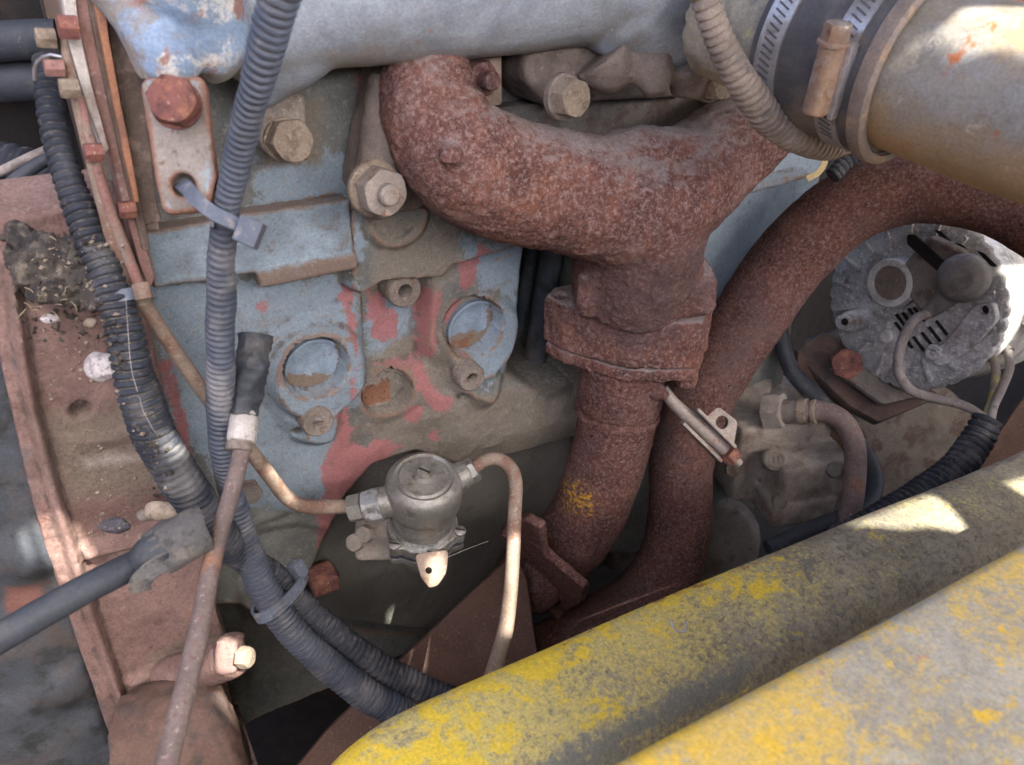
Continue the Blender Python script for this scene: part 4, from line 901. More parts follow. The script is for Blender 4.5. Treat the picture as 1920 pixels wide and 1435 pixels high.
# ---- black hose with torn rubber end lying on the housing
bhz = thing('black_hose', 'smooth black hose end lying across the red housing with a torn rubber cuff', 'hose', D(100,1150,.345))
obj('hose', tube([(-120,1262,.325,29),(-20,1208,.333,29),(70,1155,.343,29),(160,1105,.355,28),(225,1072,.365,27),(262,1052,.372,25)], seg=26), M['rubber'], bhz)
obj('hose_end', disc(D(258,1054,.371), (D(262,1052,.372)-D(160,1105,.355)), mm(23,.37), .003), M['castgrey'], bhz)
# torn rubber cuff: crumpled sheet
def crumple(rows, cols, fn, amp, seed, th=.0016):
    V=[];Fc=[]
    for i in range(rows):
        for j in range(cols):
            p = fn(i/(rows-1), j/(cols-1)); n_ = mnoise.noise_vector(p*70+Vector((seed,0,0)))*amp+mnoise.noise_vector(p*220+Vector((0,seed,0)))*amp*.35; V.append(p+n_)
    for i in range(rows-1):
        for j in range(cols-1): Fc.append((i*cols+j,i*cols+j+1,(i+1)*cols+j+1,(i+1)*cols+j))
    me = bpy.data.meshes.new('t'); me.from_pydata([tuple(v) for v in V],[],Fc); o = bpy.data.objects.new('t',me); col.objects.link(o)
    s = o.modifiers.new('s','SOLIDIFY'); s.thickness = th; s2 = o.modifiers.new('b','SUBSURF'); s2.levels = 1; s2.render_levels = 1
    dg = bpy.context.evaluated_depsgraph_get(); m2 = bpy.data.meshes.new_from_object(o.evaluated_get(dg)); bpy.data.objects.remove(o); bpy.data.meshes.remove(me); return m2
e0,e1 = D(268,1050,.372), D(385,1003,.385); axh = (e1-e0).normalized(); uh = axh.cross(FWD).normalized(); vh = axh.cross(uh)
obj('ribbed_bellows', sweep([(*D(262,1052,.368),.0068),(*D(285,1038,.368),.0090),(*D(308,1026,.369),.0098),(*D(330,1016,.371),.0085)], seg=30, n=14), M['rubber'], bhz)
for j in range(14):
    t = j*.449; n_ = uh*math.cos(t)+vh*math.sin(t); obj('bellows_pleat', sweep([(*(D(265,1051,.368)+n_*.0064),.0008),(*(D(288,1037,.368)+n_*.0092),.0013),(*(D(312,1024,.369)+n_*.0098),.0011)], seg=8, n=8), M['cuff'], bhz)
def cuff(s,t):
    a = -2.6+t*5.4; jag = .10*math.sin(t*17)+.06*math.sin(t*41); q = D(300,1030,.366).lerp(D(388,992,.376), max(0,s*(1+.0*t)+ (1-s)*jag)); r = .0122+.0012*math.sin(s*5+t*7)
    return q+uh*r*math.cos(a)+vh*r*math.sin(a)
obj('torn_cuff', crumple(16,28,cuff,.0012,3.0,.0014), M['cuff'], bhz)
def flap(s,t):
    q = D(296,1040,.360).lerp(D(318,1062,.362), s); return q+(D(0,0,1)-D(0,0,1)) + UP*(-.0175*t*(1-.35*s)) + RIGHT*(-.0120*math.sin(t*1.8)+.004*s) - FWD*(.003*math.sin(t*3))
obj('loose_flap', crumple(10,12,flap,.0014,9.0,.0013), M['cuff'], bhz)
# ---- pebbles and debris on the housing
def stone(x,y,d,rx,ry,label,mt,seed,flat=.8):
    bm = bmesh.new(); bmesh.ops.create_icosphere(bm, subdivisions=4, radius=1.0); c = D(x,y,d); k_ = d/FPX
    for v in bm.verts:
        n_ = v.co.normalized(); f_ = 1+.20*mnoise.noise(n_*1.3+Vector((seed,0,0)))+.04*mnoise.noise(n_*5+Vector((seed,3,0)))
        q = n_*f_; v.co = c+RIGHT*q.x*rx*k_+UP*q.y*ry*k_+FWD*q.z*min(rx,ry)*k_*flat
    me = bpy.data.meshes.new('stone'); bm.to_mesh(me); bm.free(); return tag(obj('pebble', me, M[mt]), label, 'stone', 'stones on the flywheel housing')
stone(192,688,.412,34,27,'pale grey rounded stone lying beside the thick conduit','stone',1)
stone(215,986,.434,28,15,'dark smooth pebble below the conduit on the red ledge','darkstone',2)
stone(302,958,.436,33,18,'tan pebble wedged under the conduit','tanstone',3)
stone(272,966,.44,14,12,'small dusty pebble beside the tan one','castgrey',7)
stone(92,598,.400,16,9,'small pale pebble at the edge of the dirt clump','stone',4)
stone(170,605,.402,12,10,'tiny brown pebble at the end of the dirt clump','tanstone',5)
dc = thing('dirt_clump', 'matted black dirt and dry grass clump on top of the red housing', 'debris', D(110,580,.42))
def clump(s,t): return D(28+175*s, 440+60*s*(1-s)+150*t*(.55+.5*s)-30*s*t, .399-.006*math.sin(math.pi*s)*math.sin(math.pi*t))
bl = []
for j in range(150):
    a,b = random.random(), random.random(); c_ = clump(a,b); r_ = random.uniform(.0022,.0062)
    q = Vector((random.gauss(0,1),random.gauss(0,.5),random.gauss(0,1))).normalized()*r_*1.6
    bl.append(sweep([(*(c_-q),r_*.5),(*c_,r_),(*(c_+q),r_*.5)], seg=8, n=6))
obj('matted_dirt', cast(bl, .0012, 2, rough=.0022, rscale=160, seed=3, rough2=.0010, rscale2=420), M['debris'], dc)
def clump2(s,t): return D(150+50*s, 500+85*t, .390-.004*math.sin(math.pi*s))
obj('oily_rag_fold', crumple(20,20,clump2,.006,11.0,.0015), M['debris'], dc)
for j in range(26):
    x,y = random.uniform(40,190), random.uniform(450,590); a = random.uniform(0,6.28); l = random.uniform(8,26)
    obj('grass_stem', sweep(px([(x,y,.390,.9),(x+l*.5*math.cos(a)+3,y+l*.5*math.sin(a),.388,1.0),(x+l*math.cos(a),y+l*math.sin(a)+2,.390,.8)]), seg=5, n=5), M['straw'], dc)
for j in range(34):
    t = random.random(); x = 205+60*t+random.uniform(-14,14); y = 600+210*t+random.uniform(-10,10)
    pass

# ================================================================== ALTERNATOR
al = thing('alternator', 'grey oxidised aluminium alternator showing its slotted rear face under the arched pipe', 'alternator', D(1730,710,.76))
ac = D(1705,565,.755); aX = Vector((-1,-.06,.12)).normalized()          # rear face looks this way
ka = .755/FPX; ra = 168*ka
wv = basis(aX)
def af(x,y,off=0):                                                        # a point on the rear face plane
    r = ray(x,y); t = (ac+aX*off-CAM).dot(aX)/r.dot(aX); return CAM+r*t
# scalloped end bell
def scallop(h, R0, amp, n=38):
    V=[]; m_=156
    for j in range(m_):
        t = 2*math.pi*j/m_; rr = R0-amp*(.5+.5*math.cos(t*n))**3; V.append(ac+aX*h+wv[0]*rr*math.cos(t)+wv[1]*rr*math.sin(t))
    return V
V=[];Fc=[];m_=156
for h,R0,am in ((-.030,ra*1.0,.0),(-.012,ra*1.0,.001),(-.009,ra*1.02,.0025),(-.003,ra*1.02,.0025),(-.001,ra*1.0,.0025),(0,ra*.97,.001),(.002,ra*.8,0),(.004,ra*.5,0),(.004,ra*.02,0)):
    V += scallop(h,R0,am)
for i in range(8):
    for j in range(m_): k2=(j+1)%m_; Fc.append((i*m_+j,i*m_+k2,(i+1)*m_+k2,(i+1)*m_+j))
Fc.append(tuple(range(8*m_,9*m_))); obj('end_bell', (V,Fc), M['alu'], al, angle=35)
obj('stator_body', lathe([(ra*.96,-.028),(ra*1.0,-.034),(ra*1.0,-.075),(ra*1.03,-.078),(ra*1.03,-.12),(ra*.7,-.15),(.01,-.155)], ac, aX, 64), M['alubright'], al)
for j in range(18):
    t = 2*math.pi*j/18+.1; n_ = wv[0]*math.cos(t)+wv[1]*math.sin(t); t_ = aX.cross(n_)
    obj('cooling_rib', box(ac+aX*.0035+n_*ra*.80, n_*ra*.13, t_*.0016, aX*.0022, .0006), M['alu'], al)
# bearing boss
def adisc(x,y,rpx,h,mt,name,parent=al,ch=None,off=.002,seg=36): 
    p = af(x,y,off+h)-aX*h; return obj(name, disc(p, aX, rpx*ka, h, ch, seg), M[mt], parent)
adisc(1672,531,47,.014,'alu','bearing_boss'); o = obj('boss_ring', ringgeo(af(1670,531,.016), aX, 45*ka, 32*ka, .0025), M['alubright'], al); adisc(1670,531,32,.0012,'dustcap','bearing_cap',off=.016)
adisc(1590,605,22,.022,'alu','through_bolt_boss',seg=24); obj('through_bolt', hexa(af(1584,604,.024), aX, 17*ka,.004,.2), M['alu'], al); adisc(1583,604,7,.0012,'hole','bolt_hole',off=.028)
adisc(1660,632,13,.008,'alubright','small_screw')
g = cast([sweep([(*af(1810,520,.004),42*ka),(*af(1806,522,.016),43*ka),(*af(1803,524,.026),36*ka),(*af(1802,524,.031),18*ka)],seg=28), sweep([(*af(1795,540,.014),22*ka),(*af(1760,570,.014),17*ka),(*af(1738,588,.016),12*ka)],seg=18)], .0015, 6); obj('terminal_boot', g, M['boot'], al)
# raised brush holder block
g = plate(rounded([af(1690,500,.018),af(1740,440,.018),af(1810,475,.018),af(1790,540,.018),af(1730,590,.018),af(1705,560,.018)],.2), [], aX, .015, .003); obj('brush_cover', g, M['castgrey'], al)
g = plate(rounded([af(1700,440,.020),af(1716,440,.020),af(1772,492,.020),af(1768,510,.020),af(1756,508,.020),af(1700,458,.020)],.3), [], aX, .002, .0004); obj('brush_slot', g, M['hole'], al)
for (x,y) in ((1750,430),(1790,455),(1830,470)):
    g = plate(rounded([af(x,y,.0065),af(x+14,y+4,.0065),af(x+40,y+30,.0065),af(x+28,y+30,.0065)],.3), [], aX, .0012, .0003); obj('vent_slot', g, M['hole'], al)
# vent slots
for (x,y) in ((1690,603),(1702,600),(1713,592),(1688,618),(1700,640),(1722,645),(1738,637),(1752,627),(1765,615),(1723,590)):
    dx,dy = 11,14
    g = plate(rounded([af(x-dx-2,y-dy+2,.0052),af(x-dx+3,y-dy-1,.0052),af(x+dx+2,y+dy-2,.0052),af(x+dx-3,y+dy+1,.0052)],.3), [], aX, .0010, .0002); obj('vent_slot', g, M['hole'], al)
# mounting ear plate
g = plate(rounded([af(1735,665,.011),af(1775,640,.011),af(1800,605,.011),af(1830,570,.011),af(1862,568,.011),af(1868,600,.011),af(1842,632,.011),af(1800,670,.011),af(1760,690,.011)],.25), [(af(1844,582,.011), 8*ka)], aX, .008, .0012); obj('mounting_ear', g, M['alu'], al)
obj('ear_hole', disc(af(1844,582,.003), aX, 9*ka, .001), M['hole'], al)
p = af(1752,660,.011); obj('ear_screw', ringgeo(p, aX, 15*ka, 5*ka, .003), M['alu'], al)
# terminal fittings lower right
for (a,b) in (((1832,640),(1862,668)),((1862,628),(1892,660))):
    obj('terminal_sleeve', tube([(*a,.735,15),((a[0]+b[0])/2,(a[1]+b[1])/2,.728,14),(*b,.72,10)], seg=14), M['boot'], al)
# heat shield sheet on the body
g = plate(rounded([D(1870,480,.74),D(1990,500,.70),D(1990,640,.70),D(1870,622,.735),D(1860,560,.74)],.15), [], -FWD+UP*.5, .002, .0004); obj('body_shield', g, M['alubright'], al)
# wires
wr = thing('alternator_wire', 'dusty grey wire looping from the alternator boot into the conduit', 'wire', D(1848,790,.67))
obj('wire', tube([(1742,588,.725,9),(1715,600,.715,9.5),(1692,640,.705,9.5),(1684,690,.70,9.5),(1705,730,.695,9.5),(1755,748,.69,9),(1805,760,.68,9),(1842,782,.67,8),(1852,805,.66,8)], seg=12), M['wire'], wr)
for (rows,mt,lab) in (([(1862,668,.72,8),(1868,700,.715,8),(1862,740,.70,7.5),(1852,775,.68,7.5),(1848,800,.66,7.5)],'wireyellow','yellowish wire from the left terminal sleeve into the conduit'),
                 ([(1890,658,.72,8),(1893,690,.715,8),(1878,730,.70,8),(1862,765,.68,8),(1856,800,.66,8)],'wire','grey wire from the right terminal sleeve into the conduit')):
    tag(obj('terminal_wire', tube(rows, seg=12), M[mt]), lab, 'wire', 'alternator terminal wires')

# ================================================================== lower right: hydraulic pump, hoses, brackets
hp_ = thing('hydraulic_pump', 'dirty grey brown cast pump body with a round cast emblem and pipe fitting', 'pump', D(1470,960,.82))
bx = Vector((.95,-.32,0)).normalized(); by = Vector((.32,.95,0)).normalized(); bz = Vector((0,0,1))
g = cast([box(D(1435,830,.83), bx*.050, by*.035, bz*.045, .008), box(D(1500,880,.80), bx*.038, by*.03, bz*.026, .006), box(D(1390,760,.86), bx*.05, by*.03, bz*.03, .008), box(D(1480,930,.81), bx*.034, by*.03, bz*.014, .004), sweep(px([(1330,730,.85,60),(1420,760,.85,64)]),seg=24)], .0020, 2, rough=.0010, rscale=60)
obj('pump_casting', g, M['castlight'], hp_)
pe = D(1455,862,.765); ne = (-FWD+Vector((0,0,.15))).normalized()
o = obj('emblem', ringgeo(pe, ne, .0078, .0062, .0012), M['castlight'], hp_)
ue,ve,_ = basis(ne)
for a_ in (-.0022,.0022): obj('emblem_bar', box(pe+ue*a_+ne*.0006, ue*.0007, ve*.0038, ne*.0007, 0), M['castgrey'], o, smooth=False)
obj('emblem_back', disc(pe-ne*.012, ne, .011, .0118, .002), M['castlight'], hp_)
axf = (D(1540,770,.74)-D(1440,770,.77)).normalized()
obj('fitting_hex', hexa(D(1436,770,.775), axf, mm(36,.77), mm(34,.77), .2), M['castlight'], hp_)
obj('fitting_neck', sweep(px([(1460,772,.77,24),(1500,772,.76,22)]),seg=20,n=6), M['castgrey'], hp_)
obj('fitting_nut', lathe([(.009,0),(.0125,.001),(.0125,.008),(.010,.009),(.010,.012),(.0115,.013),(.0115,.016),(.008,.017)], D(1498,772,.76), axf, 24), M['tanbolt'], hp_)
for (x,y,d) in ((1397,705,.83),(1460,940,.78),(1560,880,.77),(1372,880,.80)): obj('casting_bolt', hexa(D(x,y,d), -FWD, .008,.006,random.random(),.3), M['castgrey'], hp_)
rp = thing('rusty_delivery_pipe', 'bent rusty steel pipe dropping from the pump fitting', 'pipe', D(1590,960,.72))
obj('pipe', tube([(1508,772,.755,20),(1545,772,.75,20),(1580,790,.745,20),(1601,830,.74,20),(1604,880,.735,20),(1598,940,.73,20),(1585,1000,.73,20)], seg=20), M['rustyellow'] if False else M['rod'], rp)
tag(obj('rubber_hose', tube([(1462,560,.80,14),(1464,620,.80,14),(1482,690,.795,15),(1530,745,.79,16),(1590,810,.78,17),(1628,870,.77,18),(1636,920,.76,18),(1605,962,.745,18),(1530,990,.73,17),(1440,1030,.72,16)], seg=18), M['rubber']), 'dark rubber hose looping behind the rusty delivery pipe', 'hose')
ab = thing('alternator_bracket', 'brown rusty steel bracket plates below the alternator', 'bracket', D(1640,830,.83))
g = plate(rounded([D(1495,655,.82),D(1545,622,.84),D(1640,690,.84),D(1760,745,.82),D(1650,790,.80),D(1600,755,.80)],.12), [], (-.3,-.55,.8), .012, .001); obj('upper_plate', g, M['castbrown'], ab)
g = plate(rounded([D(1490,650,.83),D(1580,740,.82),D(1640,830,.83),D(1620,920,.86),D(1540,900,.87),D(1480,760,.86)],.12), [], (-.5,-.8,.2), .012, .001); obj('lower_plate', g, M['castbrown'], ab)
obj('clamp_plate', plate(rounded([D(1555,690,.80),D(1600,675,.80),D(1730,740,.795),D(1655,760,.79)],.1), [], (-.2,-.6,.8), .006, .001), M['castgrey'], ab)
obj('bracket_bolt', hexa(D(1585,682,.80), (-.6,-.6,.4), .016,.012,.3), M['redrust'], ab)
wp = thing('water_pump_body', 'dark grey round pump drum deep behind the delivery pipe', 'pump', D(1700,940,.92))
obj('drum', cast([lathe([(.06,-.06),(.075,-.05),(.078,0),(.074,.012),(.05,.016),(.002,.016)], D(1690,840,.92), (-.45,-.75,.35), 48)], .003, 3, rough=.001), M['castgrey'], wp)
obj('drum_rim', lathe([(.074,-.004),(.082,-.003),(.082,.008),(.074,.009)], D(1690,840,.91), (-.45,-.75,.35), 48), M['castgrey'], wp)
tag(obj('mud_guard_sheet', plate([D(1760,900,.95),D(1960,620,.95),D(2150,700,.9),D(2150,900,.85),D(1850,960,.85)], [], (-.4,-.7,.5), .004, .0006), M['brownplate']), 'brown painted sheet behind the wires on the right', 'sheet')
# bits behind the downpipes
tag(obj('coolant_pipe', tube([(1180,800,.95,60),(1190,930,.95,60),(1200,1060,.95,60)], seg=24), M['castgrey']), 'dim grey coolant pipe standing between the two rusty pipes', 'pipe')
tag(obj('sump_drum', cast([lathe([(.03,-.05),(.055,-.04),(.06,0),(.05,.012),(.002,.014)], D(1330,1020,.90), (-.4,-.8,.3), 36)], .003, 3), M['castgrey']), 'grey round casting in the gloom behind the rusty arched pipe', 'casting')
tag(obj('yellow_strip', strap([D(1543,296,.60),D(1540,312,.60),D(1528,328,.60),D(1512,336,.60)], .004, .0012, -FWD, 'yellow_strip', None, 'straw2').data, M['straw2']) if False else strap([D(1548,292,.545),D(1545,308,.545),D(1534,324,.545),D(1513,336,.545)], .0040, .0010, -FWD, 'plastic_strip', None, 'straw2'), 'small curled pale yellow plastic strip under the tan conduit', 'strip')

# brown plate behind the rail
bpz = thing('engine_mount', 'brown primed engine mount plate rising behind the yellow rail', 'bracket', D(800,1350,.62))
obj('plate', plate([D(500,1500,.66),D(610,1370,.66),D(740,1238,.68),D(800,1180,.69),D(880,1100,.70),D(960,1030,.70),D(985,1080,.69),D(1010,1230,.66),D(1000,1420,.60),D(760,1560,.60)], [], (-.35,-.75,.55), .012, .0015), M['brownplate'], bpz)

# ================================================================== YELLOW RAIL and front panel
zr = D(1270,1110,.455).z
path = [atZ(a,b,zr) for a,b in ((560,1500),(606,1446),(655,1398),(730,1345),(850,1288),(1000,1222),(1140,1160),(1270,1106),(1440,1036),(1600,972),(1760,908),(1920,842),(2200,728))]
PC,_L = catmull([(*p,0) for p in path], 260); PC = PC[:,:3]
prof = [(.012,-.12),(.002,-.03),(-.001,-.006),(.0005,-.0015),(.0022,.0003),(.010,.0012),(.022,.0012),(.036,-.0006),(.048,-.0038),(.056,-.0085),(.0615,-.017),(.0645,-.030),(.066,-.05),(.066,-.14)]
pr,_ = catmull([(a,b,0,0) for a,b in prof], 46)
T = np.gradient(PC,axis=0); T /= np.linalg.norm(T,axis=1)[:,None]; Nn = np.stack([T[:,1],-T[:,0],np.zeros(len(T))],1)     # towards the camera side
V = PC[:,None,:]+Nn[:,None,:]*pr[None,:,0:1]+np.array([0,0,1.])*pr[None,:,1:2]
# the left end rolls down
sdist = np.r_[0,np.cumsum(np.linalg.norm(np.diff(PC,axis=0),axis=1))]
V[:,:,2] += np.array([(mnoise.noise(Vector((s_*9,0,0)))*.0012) for s_ in sdist])[:,None]
nr,npf = V.shape[:2]; Vf = V.reshape(-1,3); Fc = [(i*npf+j,i*npf+j+1,(i+1)*npf+j+1,(i+1)*npf+j) for i in range(nr-1) for j in range(npf-1)]
Fc += [tuple(range(npf-1,-1,-1)), tuple((nr-1)*npf+j for j in range(npf))] + [(i*npf+npf-1, i*npf, (i+1)*npf, (i+1)*npf+npf-1) for i in range(nr-1)]
me = bpy.data.meshes.new('rail'); me.from_pydata(Vf.tolist(),[],Fc); me.update()
rl = obj('frame_rail', me, M['yellow']); tag(rl, 'rounded yellow frame rail with worn lichened paint along the engine bay', 'frame rail')
def uvx(p):   # photo x of a world point
    q = Vector(p)-CAM; d_ = q.dot(FWD); return 960+FPX*q.dot(RIGHT)/d_, 717.5-FPX*q.dot(UP)/d_
yp=[];ba=[];re=[]
for i in range(nr):
    for j in range(npf):
        x_,y_ = uvx(Vf[i*npf+j]); s_ = pr[j,0]/.066
        v0 = .72 if x_ < 1250 else .72-.40*min(1,(x_-1250)/330)
        v0 -= .25*max(0,(s_-.62)/.3)
        yp.append(v0); re.append(.52 if (pr[j,1] < .0015 and pr[j,0] < .006) else max(0,.42-abs(s_-.05)*3))
        ba.append(max(0,min(1,.8-abs(s_-.86)*3.2))*(1 if 1000 < x_ < 1420 else .35))
for nme,arr in (('ypaint',yp),('bare',ba),('rustedge',re)):
    a = me.attributes.new(nme,'FLOAT','POINT'); a.data.foreach_set('value', np.array(arr,np.float32))
# flat panel nearest the camera
zp = .085
ed = [atZ(a,b,zp) for a,b in ((1040,1496),(1150,1436),(1300,1354),(1480,1258),(1700,1140),(1920,1020),(2300,812))]
EC,_ = catmull([(*p,0) for p in ed], 160); EC = EC[:,:3]
rowsP = [(.010,-.02),(.004,-.004),(.0,-.0005),(.0015,.0012),(.005,.0020)]+[(.01+.03*k_,.0022-.0006*k_*.2) for k_ in range(0,14)]
Te = np.gradient(EC,axis=0); Te /= np.linalg.norm(Te,axis=1)[:,None]; Ne = np.stack([Te[:,1],-Te[:,0],np.zeros(len(Te))],1)
V = np.stack([EC+Ne*a+np.array([0,0,b]) for a,b in rowsP],1); V[:,:,2] += (fbm(V[:,:,0],V[:,:,1],25,2)-.5)*.0015
nr,npf = V.shape[:2]; Fc = [(i*npf+j,i*npf+j+1,(i+1)*npf+j+1,(i+1)*npf+j) for i in range(nr-1) for j in range(npf-1)]
me = bpy.data.meshes.new('panel'); me.from_pydata(V.reshape(-1,3).tolist(),[],Fc); me.update()
a = me.attributes.new('ypaint','FLOAT','POINT'); vals=[]
for q in V.reshape(-1,3):
    x_,y_ = uvx(q); vals.append(.76-.28*max(0,min(1,(x_-1450)/380)))
a.data.foreach_set('value', np.array(vals,np.float32))
tag(obj('fender_panel', me, M['yellow2']), 'flat sun bleached yellow and grey panel edge in front of the rail', 'panel')
# paint flakes and droppings on the rail
bpy.context.view_layer.update(); dgx = bpy.context.evaluated_depsgraph_get()
def onrail(x,y):
    ok,loc,n,_,o_,_ = sc.ray_cast(dgx, CAM, ray(x,y).normalized()); return loc, n
cp = []
for (x,y) in ((1258,1166),(1262,1178),(1272,1186),(1284,1185),(1287,1176),(1284,1170)):
    l_,n_ = onrail(x,y); cp.append((*(l_+n_*.0009), .0008))
tag(obj('paint_curl', sweep(cp, seg=8, n=24), M['white']), 'small white curled flake stuck on the yellow rail', 'paint flake')
for pts,lab in (([(1505,1052),(1528,1046),(1531,1060),(1522,1098),(1512,1080)],'grey peeling paint flake near the sunlit patch on the rail'), ([(1560,1118),(1566,1126),(1566,1144),(1580,1160),(1562,1150),(1556,1142)],'narrow curled paint flake beside the crack on the rail'), ([(1475,1170),(1500,1172),(1512,1186),(1490,1205),(1475,1195)],'flat grey paint flake low on the rail near the panel edge')):
    hits = [onrail(*q) for q in pts]; n_ = sum((h[1] for h in hits), Vector()).normalized()
    tag(obj('paint_flake', plate([h[0]+n_*.0008 for h in hits], [], n_, .0008, .0002), M['flake']), lab, 'paint flake', 'paint flakes on the rail')

# loose grit and threads
def grit(name, label, areas, n, r0, r1, mt, seed):
    rnd = random.Random(seed); V=[]; Fc=[]; k_ = 0
    while k_ < n:
        x0,y0,x1,y1,lean = areas[rnd.randrange(len(areas))]; y = rnd.uniform(y0,y1); x = rnd.uniform(x0,x1)+lean*(y-y0); k_ += 1
        ok,loc,nn_,_,o_,_ = sc.ray_cast(dgx, CAM, ray(x,y).normalized())
        if not ok: continue
        r = r0+(r1-r0)*rnd.random()**3; b = len(V)
        for q in ((1,0,0),(-1,0,0),(0,1,0),(0,-1,0),(0,0,1),(0,0,-1)): V.append(loc+nn_*r*.4+Vector(q)*r*rnd.uniform(.6,1.2)+Vector((rnd.uniform(-.3,.3),rnd.uniform(-.3,.3),rnd.uniform(-.3,.3)))*r)
        for q in ((0,2,4),(2,1,4),(1,3,4),(3,0,4),(2,0,5),(1,2,5),(3,1,5),(0,3,5)): Fc.append(tuple(b+i for i in q))
    return tag(obj(name,(V,Fc),M[mt],smooth=False), label, 'grit', None, 'stuff')
grit('grit', 'pale grit scattered over the red flywheel housing', [(60,430,230,600,.1),(60,620,230,780,.2),(110,800,290,960,.25),(150,960,260,1020,.2)], 260, .0004, .0016, 'tanstone', 3)
grit('dark_grit', 'dark oily crumbs round the dirt clump and conduit on the housing', [(30,560,200,640,.2),(190,600,225,700,.2),(250,800,300,930,.3),(60,430,180,600,0)], 240, .0005, .0022, 'debris', 4)
grit('dust_crumbs', 'tiny crumbs caught on the rusty manifold and head ledge', [(900,220,1350,330,0),(700,380,850,520,0),(500,400,660,520,0),(1050,540,1320,600,0)], 160, .0003, .0009, 'tanstone', 5)
for rows,lab in (([(262,745,.372,.5),(268,770,.372,.5),(284,800,.376,.5),(292,812,.378,.5)],'short white cobweb thread across the ribs of the thick conduit'), ([(236,560,.366,.45),(240,620,.365,.45),(246,690,.366,.45),(258,735,.370,.45)],'long white cobweb thread running along the thick conduit below its tie'), ([(838,1046,.545,.45),(870,1032,.56,.45),(915,1015,.58,.45)],'fine cobweb thread stretching from the pump lug into the dark')):
    tag(obj('cobweb_thread', tube(rows, seg=5, n=12), M['white']), lab, 'cobweb', 'cobweb threads')
# ================================================================== top left background
tag(obj('rubber_hose', tube([(-150,90,.46,36),(-20,80,.46,36),(60,74,.462,35),(112,72,.465,34)], seg=24), M['rubber']), 'upper smooth black rubber hose entering behind the plate stack', 'hose', 'hoses behind the plate stack')
tag(obj('rubber_hose', tube([(-150,150,.48,40),(-20,152,.48,40),(50,152,.48,38),(100,148,.48,36)], seg=24), M['rubber']), 'lower smooth black rubber hose entering behind the plate stack', 'hose', 'hoses behind the plate stack')
conduit('dark ribbed conduit lying behind the thick conduit on the left', [(-80,290,.50,28),(0,300,.50,34),(60,320,.50,40),(110,350,.50,40),(160,375,.50,38)], 'conduit', .0068, .12)
tag(obj('brake_cable', tube([(-60,345,.44,9),(0,322,.445,9),(50,298,.45,9),(110,272,.455,9)], seg=12), M['wire']), 'pale sheathed cable slanting behind the thick conduit', 'cable')
tag(obj('brake_cable', tube([(-60,395,.44,13),(0,362,.445,13),(50,322,.45,13),(105,288,.455,12)], seg=12), M['rubber']), 'dark cable slanting under the pale sheathed one', 'cable')
tag(obj('steel_line', tube([(-40,392,.46,6),(30,372,.465,6),(80,352,.47,6),(125,332,.475,6)], seg=10), M['fuelline']), 'thin tan steel line under the ribbed conduit', 'fuel line')
tag(obj('wire_hoop', tube([(66,150,.37,4),(66,125,.365,4),(80,108,.36,4),(105,103,.358,4),(118,108,.36,4)], seg=10), M['band']), 'thin silver wire hoop at the top of the thick conduit', 'wire')
yps = thing('yellow_post', 'speckled yellow post far behind the hoses', 'post', D(80,120,.75))
obj('post_body', box(D(80,0,.75), RIGHT*.014, UP*.06, FWD*.014, .003), M['yellow'], yps)
a = yps.children[0].data.attributes.new('ypaint','FLOAT','POINT'); a.data.foreach_set('value',[.6]*len(yps.children[0].data.vertices))
obj('post_side', box(D(30,0,.78), RIGHT*.022, UP*.06, FWD*.014, .003), M['castbrown'], yps)
# black sheets round the bay, added as dark backdrop for its shaded gaps
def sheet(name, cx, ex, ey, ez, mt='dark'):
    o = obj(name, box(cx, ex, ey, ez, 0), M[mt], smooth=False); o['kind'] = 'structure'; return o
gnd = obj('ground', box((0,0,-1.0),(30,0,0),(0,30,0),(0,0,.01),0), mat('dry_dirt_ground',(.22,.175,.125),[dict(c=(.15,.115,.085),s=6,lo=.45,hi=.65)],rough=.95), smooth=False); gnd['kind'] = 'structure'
sheet('bay_backdrop_bottom', (.5,.25,-.62), (1.4,0,0),(0,.9,0),(0,0,.01))
sheet('bay_backdrop_rear', (.0,.72,.0), (1.6,0,0),(0,.01,0),(0,0,.60))
sheet('bay_backdrop_left', (-.60,.17,.10), (.34,0,0),(0,.006,0),(0,0,.5))
sheet('bay_backdrop_end', (1.85,.25,-.1), (.01,0,0),(0,.9,0),(0,0,.5))
sheet('bay_backdrop_side', (.55,-.30,-.36), (1.25,0,0),(0,.006,0),(0,0,.24))

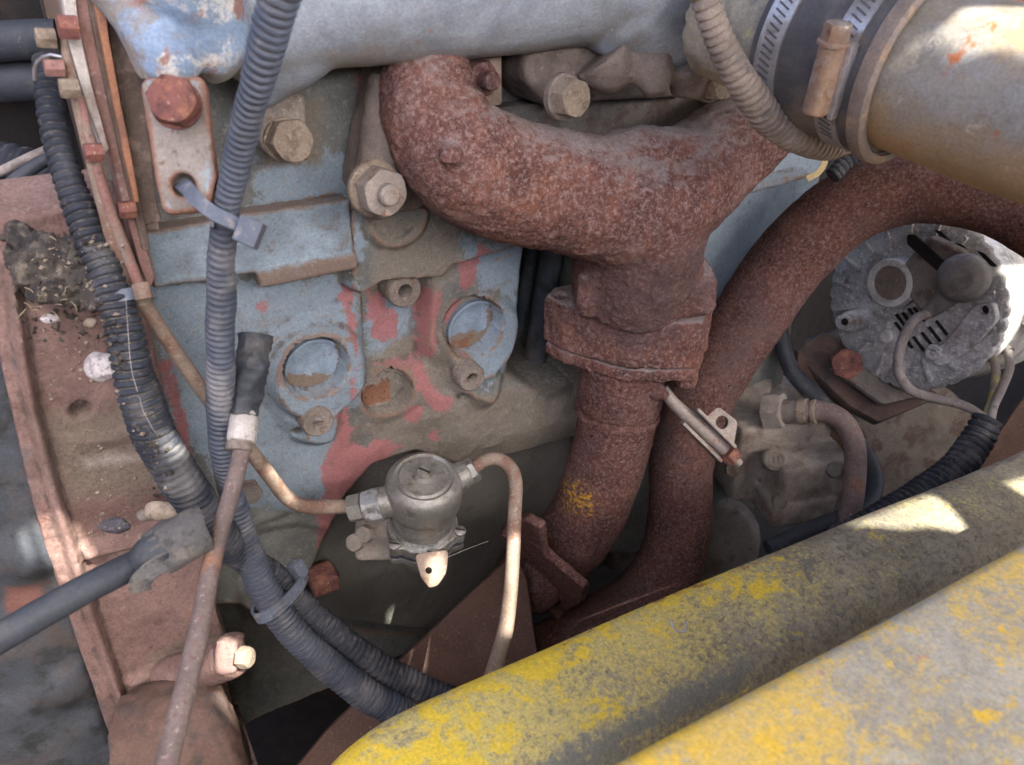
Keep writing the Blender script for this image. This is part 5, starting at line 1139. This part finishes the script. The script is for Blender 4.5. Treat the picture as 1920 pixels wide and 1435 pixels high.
# ================================================================== added unseen blockers shading the bay; holes in one shape the sun patches
sd2 = obj('front_light_blocker', box((.25,-1.05,-.18),(1.3,0,0),(0,.012,0),(0,0,.62),.004), M['castbrown']); tag(sd2, 'unseen brown board added across from the engine to block low sky light', 'light blocker')  # added out of view to block light from behind the camera
cw = obj('left_light_blocker', box((-1.0,-.1,-.05),(.012,0,0),(0,.95,0),(0,0,.75),.004), M['castbrown']); tag(cw, 'unseen brown board added beyond the gearbox end to cut fill light', 'fill light blocker')  # added out of view to cut light from the left
bpy.context.view_layer.update()
dg = bpy.context.evaluated_depsgraph_get()
ZH = .80
def to_blocker(x,y,dpt):
    ok,loc,_,_,_,_ = sc.ray_cast(dg, CAM, ray(x,y).normalized())
    if not ok or abs(depth(loc)-dpt) > .05: loc = D(x,y,dpt)
    return loc+SUNV*((ZH-loc.z)/SUNV.z)
def hit_depth(P_):
    cx_,cy_ = sum(q[0] for q in P_)/len(P_), sum(q[1] for q in P_)/len(P_); ok,loc,_,_,_,_ = sc.ray_cast(dg, CAM, ray(cx_,cy_).normalized()); return depth(loc) if ok else .6
patches = [
 [(1575,988),(1650,955),(1740,925),(1772,942),(1818,1002),(1740,986),(1690,992),(1640,986)],
 [(1878,905),(1925,893),(1990,890),(1990,960),(1925,932)],
 [(58,975),(142,980),(178,1055),(168,1088),(125,1096),(84,1045)],
 [(415,1183),(440,1200),(478,1208),(480,1240),(440,1278),(385,1256)],
 [(395,1302),(450,1280),(448,1345),(436,1384)],
 [(782,1062),(830,1034),(838,1070),(822,1101),(800,1106)],
 [(496,878),(512,872),(556,938),(540,946)],
 [(290,812),(332,802),(352,850),(318,862)],
 [(948,1000),(975,1000),(972,1100),(962,1190),(940,1190),(950,1100)],
 [(1742,66),(1800,14),(1960,-4),(1960,122),(1885,92),(1800,112)],
 [(1662,150),(1690,100),(1722,60),(1730,72),(1700,120),(1676,156)],
 [(1872,500),(1940,485),(1940,645),(1884,628)],
 [(30,990),(46,988),(60,1030),(62,1052),(48,1040)],
]
holes = [[to_blocker(*q,hit_depth(P_)) for q in P_] for P_ in patches]
c0 = Vector((.05,-.1,0))+SUNV*(ZH/SUNV.z); 
out4 = [Vector((c0.x+a*1.05,c0.y+b*.62,ZH)) for a,b in ((-.62,-1),(1.75,-1),(1.75,1.5),(-.62,1.5))]
blocker = obj('sun_blocker', plate(out4, holes, (0,0,1), .002, .0002), M['yellow'], smooth=False)  # added sun blocker, openings placed where sunlight should land
tag(blocker, 'unseen sheet added above the engine bay with holes cut for the sun patches', 'sun blocker')
print('objects', len(bpy.data.objects), 'tris', sum(len(o.data.polygons) for o in bpy.data.objects if o.type=='MESH'))
